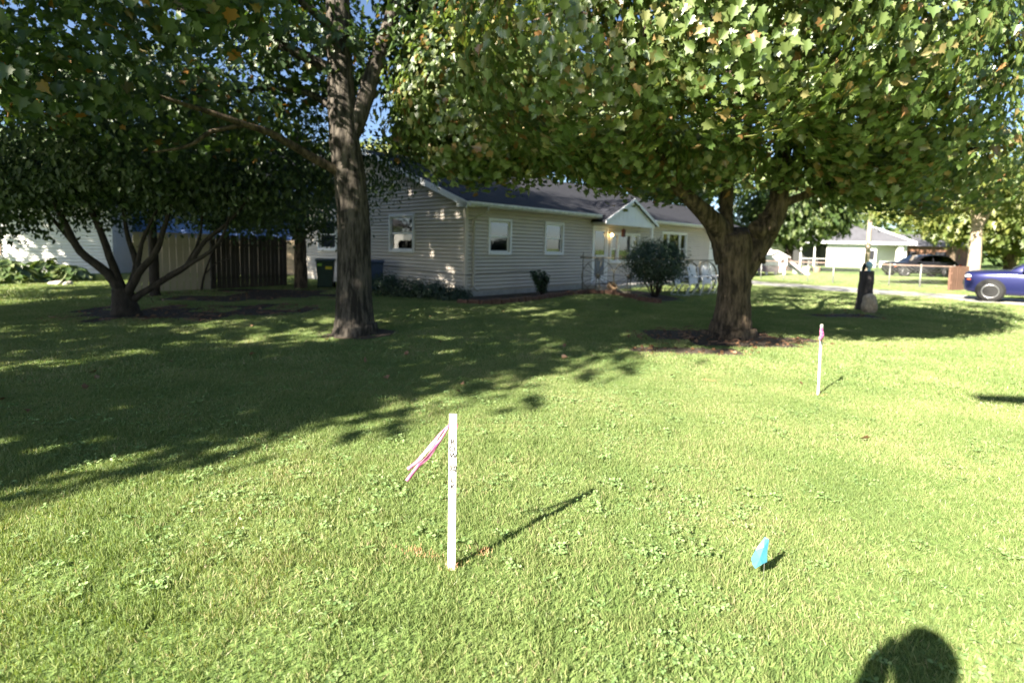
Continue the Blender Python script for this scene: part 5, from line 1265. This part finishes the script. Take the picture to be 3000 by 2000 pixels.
def scatter(name, tiles, spacing, d0, d1, rot4, kind_label, thin=None, seed=0, smin=1.0, smax=1.15, jit=.3):
    r = np.random.default_rng(seed)
    g = np.arange(-d1 * 1.15, d1 * 1.15, spacing); gy = np.arange(.6, d1 * 1.02, spacing)
    X, Y = np.meshgrid(g, gy); X = X.ravel() + r.uniform(-.15, .15, X.size) * spacing * jit; Y = Y.ravel() + r.uniform(-.15, .15, Y.size) * spacing * jit
    D = np.hypot(X, Y)
    k = (D >= d0) & (D < d1) & (np.abs(np.arctan2(X, Y)) < math.radians(52)) 
    X, Y = X[k], Y[k]
    bad = np.zeros(len(X), bool)
    for e in EXCL: bad |= inpoly(X, Y, e)
    for b in BARE: bad |= inpoly(X, Y, jit_poly(b, .94)) & (r.uniform(size=len(X)) < .80)
    X, Y = X[~bad], Y[~bad]
    if thin is not None:
        k = thin(X, Y, r); X, Y = X[k], Y[k]
    n = len(X)
    me = bpy.data.meshes.new(name); me.vertices.add(n); me.vertices.foreach_set('co', np.stack([X, Y, np.zeros(n)], 1).astype(np.float32).ravel())
    a = me.attributes.new('rotz', 'FLOAT_VECTOR', 'POINT'); rz = r.integers(0, 4, n) * (math.pi / 2) if rot4 else r.uniform(0, 6.28, n)
    a.data.foreach_set('vector', np.stack([np.zeros(n), np.zeros(n), rz], 1).astype(np.float32).ravel())
    a = me.attributes.new('scl', 'FLOAT_VECTOR', 'POINT'); s = r.uniform(smin, smax, n); sz = r.uniform(.75, 1.2, n); a.data.foreach_set('vector', np.stack([s, s, s * sz], 1).astype(np.float32).ravel())
    a = me.attributes.new('pick', 'INT', 'POINT'); a.data.foreach_set('value', r.integers(0, len(tiles), n).astype(np.int32))
    coll = bpy.data.collections.new(name + '_tiles')
    for t in tiles: coll.objects.link(t)
    o = obj(name, me, tiles[0].data.materials[0])
    ng = bpy.data.node_groups.new(name, 'GeometryNodeTree')
    ng.interface.new_socket('Geometry', in_out='INPUT', socket_type='NodeSocketGeometry'); ng.interface.new_socket('Geometry', in_out='OUTPUT', socket_type='NodeSocketGeometry')
    gi = ng.nodes.new('NodeGroupInput'); go = ng.nodes.new('NodeGroupOutput')
    ip = ng.nodes.new('GeometryNodeInstanceOnPoints'); ci = ng.nodes.new('GeometryNodeCollectionInfo')
    ci.inputs['Collection'].default_value = coll; ci.inputs['Separate Children'].default_value = True; ci.inputs['Reset Children'].default_value = True
    def na(nm, ty):
        q = ng.nodes.new('GeometryNodeInputNamedAttribute'); q.data_type = ty; q.inputs['Name'].default_value = nm; return [s for s in q.outputs if s.enabled and s.name == 'Attribute'][0]
    ng.links.new(gi.outputs[0], ip.inputs['Points']); ng.links.new(ci.outputs[0], ip.inputs['Instance']); ip.inputs['Pick Instance'].default_value = True
    ng.links.new(na('pick', 'INT'), ip.inputs['Instance Index']); ng.links.new(na('rotz', 'FLOAT_VECTOR'), ip.inputs['Rotation']); ng.links.new(na('scl', 'FLOAT_VECTOR'), ip.inputs['Scale'])
    ng.links.new(ip.outputs[0], go.inputs[0])
    md = o.modifiers.new('scatter', 'NODES'); md.node_group = ng
    o['kind'] = 'stuff'; o['label'] = kind_label; o['category'] = 'grass'
    return o
scatter('near_grass', [tile('blades_near_%d' % i, .4, 3600, .030, .0034, 200 + i, .8) for i in range(4)], .4, 0, 7.0, True, 'short mown grass of the near lawn', seed=1)
scatter('middle_grass', [tile('blades_mid_%d' % i, .6, 3000, .036, .0062, 210 + i, .8) for i in range(4)], .6, 6.9, 16, True, 'short mown grass in the middle of the lawn', seed=2)
scatter('far_grass', [tile('blades_far_%d' % i, 1.2, 2400, .050, .016, 220 + i, .75) for i in range(3)], 1.2, 15.8, 46, True, 'short grass far back around the houses', seed=3)
def weedmask(X, Y, r):
    f = np.sin(X * 2.1 + 1.3 * np.sin(Y * 1.7)) + np.sin(Y * 2.7 + X * .8) + .8 * np.sin(X * 5.3 - Y * 4.1)
    dens = np.clip((f + 1.8) / 5.5, .10, .50) * np.where(X < .4 + .25 * Y, 1.0, .45)
    return r.uniform(size=len(X)) < dens
wo = scatter('broadleaf_weeds', [weedtile('weed_%d' % i, 230 + i, 7 + 3 * i, .055 + .012 * i) for i in range(5)], .115, 0, 9.0, False, 'pale broad leaved weeds growing through the near lawn', weedmask, 4, .6, 1.15, 3.0)
wo['category'] = 'weeds'
# fallen leaves and roots / mulch bits
LITTER = leaf_mat('dry_leaf', [(0, (.12, .06, .03)), (.5, (.20, .11, .055)), (1, (.28, .16, .09))], .1)
r = np.random.default_rng(77)
C = []
for b, n in ((BARE[0], 240), (BARE[1], 80), (BARE[2], 420), (BARE[3], 420), (BARE[4], 100)):
    xs = np.array([p[0] for p in b]); ys = np.array([p[1] for p in b])
    X = r.uniform(xs.min(), xs.max(), n); Y = r.uniform(ys.min(), ys.max(), n); k = inpoly(X, Y, jit_poly(b, 1.1)); C += [(x, y, .015) for x, y in zip(X[k], Y[k])]
X = r.uniform(-9, 7, 70); Y = r.uniform(3.5, 15, 70); C += [(x, y, .035) for x, y in zip(X, Y)]
C = np.array(C); n = len(C)
me = leaf_mesh('fallen_leaves', C, np.array([0, 0, 1.]) + r.normal(size=(n, 3)) * .4, r.normal(size=(n, 3)), r.uniform(.04, .085, n), MAPLE_V, MAPLE_F, r.uniform(0, 1, n))
tag(obj('fallen_leaves', me, LITTER), 'dry brown leaves fallen under the trees and over the lawn', 'leaves', None, 'stuff')
bark_bits = MB()
rr = random.Random(4)
for (b, n) in ((BARE[2], 130), (BARE[0], 50), (BARE[3], 60)):
    xs = [p[0] for p in b]; ys = [p[1] for p in b]
    for k in range(n):
        x, y = rr.uniform(min(xs), max(xs)), rr.uniform(min(ys), max(ys))
        if not inpoly(np.array([x]), np.array([y]), b)[0]: continue
        a = rr.uniform(0, 3.14); l = rr.uniform(.1, .38); z = rr.uniform(.012, .03)
        bark_bits.tube([(x, y, z), (x + math.cos(a) * l * .5, y + math.sin(a) * l * .5, z + rr.uniform(0, .03)), (x + math.cos(a + .3) * l, y + math.sin(a + .3) * l, z)], [.009, .008, .004], 5)
tb = bark_bits.build('twig_litter', mat('twig', (.22, .13, .09), .9, var=.3, scale=8)); tag(tb, 'twigs and surface roots on the bare earth under the trees', 'twigs', None, 'stuff')

# ================================================================== PHOTOGRAPHER (behind the camera, only the shadow shows)
pe = thing('person', 'person behind the camera whose head shadow falls on the lawn at lower right', 'person', (-.34, -.12, .0))
J = {'pel': (0, -.10, 1.02), 'spine': (0, -.08, 1.23), 'chest': (0, -.06, 1.45), 'neck': (0, -.04, 1.595), 'jaw': (0, -.005, 1.68), 'head': (0, -.01, 1.75), 'crown': (0, -.02, 1.825)}
V = []; E_ = []; R_ = []
def jv(p, r, par=None):
    V.append(p); R_.append(r); i = len(V) - 1
    if par is not None: E_.append((par, i))
    return i
a0 = jv(J['pel'], (.16, .12)); a1 = jv(J['spine'], (.15, .115), a0); a2 = jv(J['chest'], (.175, .125), a1); a3 = jv(J['neck'], (.062, .062), a2); a4 = jv(J['jaw'], (.065, .08), a3); a5 = jv(J['head'], (.082, .10), a4); a6 = jv(J['crown'], (.06, .075), a5)
for sx in (-1, 1):
    h = jv((sx * .10, -.10, .94), (.105, .105), a0); kn = jv((sx * .11, -.08, .52), (.068, .072), h); an = jv((sx * .115, -.10, .095), (.044, .047), kn); to = jv((sx * .13, .07, .035), (.047, .03), an)
    sh = jv((sx * .18, -.07, 1.515), (.072, .072), a2)
    if sx > 0:   # right hand holds the camera out at chin height
        el = jv((.36, -.06, 1.30), (.052, .052), sh); wr = jv((.36, .04, 1.44), (.033, .03), el); pm = jv((.345, .05, 1.47), (.036, .022), wr); hx, hy, hz = .335, .055, 1.47
    else:        # left hand raised beside the face
        el = jv((-.10, .06, 1.33), (.055, .055), sh); wr = jv((-.05, .085, 1.56), (.05, .045), el); pm = jv((-.05, .088, 1.68), (.05, .042), wr); hx, hy, hz = -.05, .093, 1.70
    for f in range(4):
        k0 = jv((hx + sx * -.02, hy + .008, hz + .025 - .018 * f), (.0095, .0095), pm); jv((hx + sx * -.055 + .004 * f, hy + .02, hz + .026 - .018 * f), (.008, .008), k0)
    jv((hx - sx * .01, hy - .02, hz - .05), (.011, .011), pm)
me = bpy.data.meshes.new('body'); me.from_pydata(V, E_, []); bo = obj('body', me, mat('dark_jacket', (.05, .055, .07), .85, var=.2, scale=10), pe)
sk = bo.modifiers.new('skin', 'SKIN'); sk.use_smooth_shade = True
for i, d in enumerate(me.skin_vertices[0].data): d.radius = R_[i]
me.skin_vertices[0].data[0].use_root = True
bo.modifiers.new('sub', 'SUBSURF').render_levels = 2
bm = bmesh.new(); bmesh.ops.create_uvsphere(bm, u_segments=20, v_segments=12, radius=1)
for v in list(bm.verts):
    if v.co.y > .45 and v.co.z < .55: v.co.y = .45
me = bpy.data.meshes.new('hair'); bm.to_mesh(me); bm.free(); hr = obj('hair', me, mat('brown_hair', (.06, .035, .02), .8), pe); hr.scale = (.086, .112, .115); hr.location = (0, -.045, 1.775)
cm_ = thing('handheld_camera', 'black handheld camera held up by the person taking the picture', 'camera', (-.01, -.062, 1.47))
bx('camera_body', BLACKM, cm_, -.068, .068, -.03, .02, -.045, .045, .008); mb = MB(); mb.lathe([(.03, 0), (.034, .004), (.034, .03), (.03, .034)], 20, (0, 0, 0), Matrix.Translation((0, .02, 0)) @ Matrix.Rotation(-math.pi / 2, 4, 'X')); mb.build('lens', BLACKM, cm_); bx('finder_hump', BLACKM, cm_, -.025, .025, -.03, .02, .046, .068, .006)
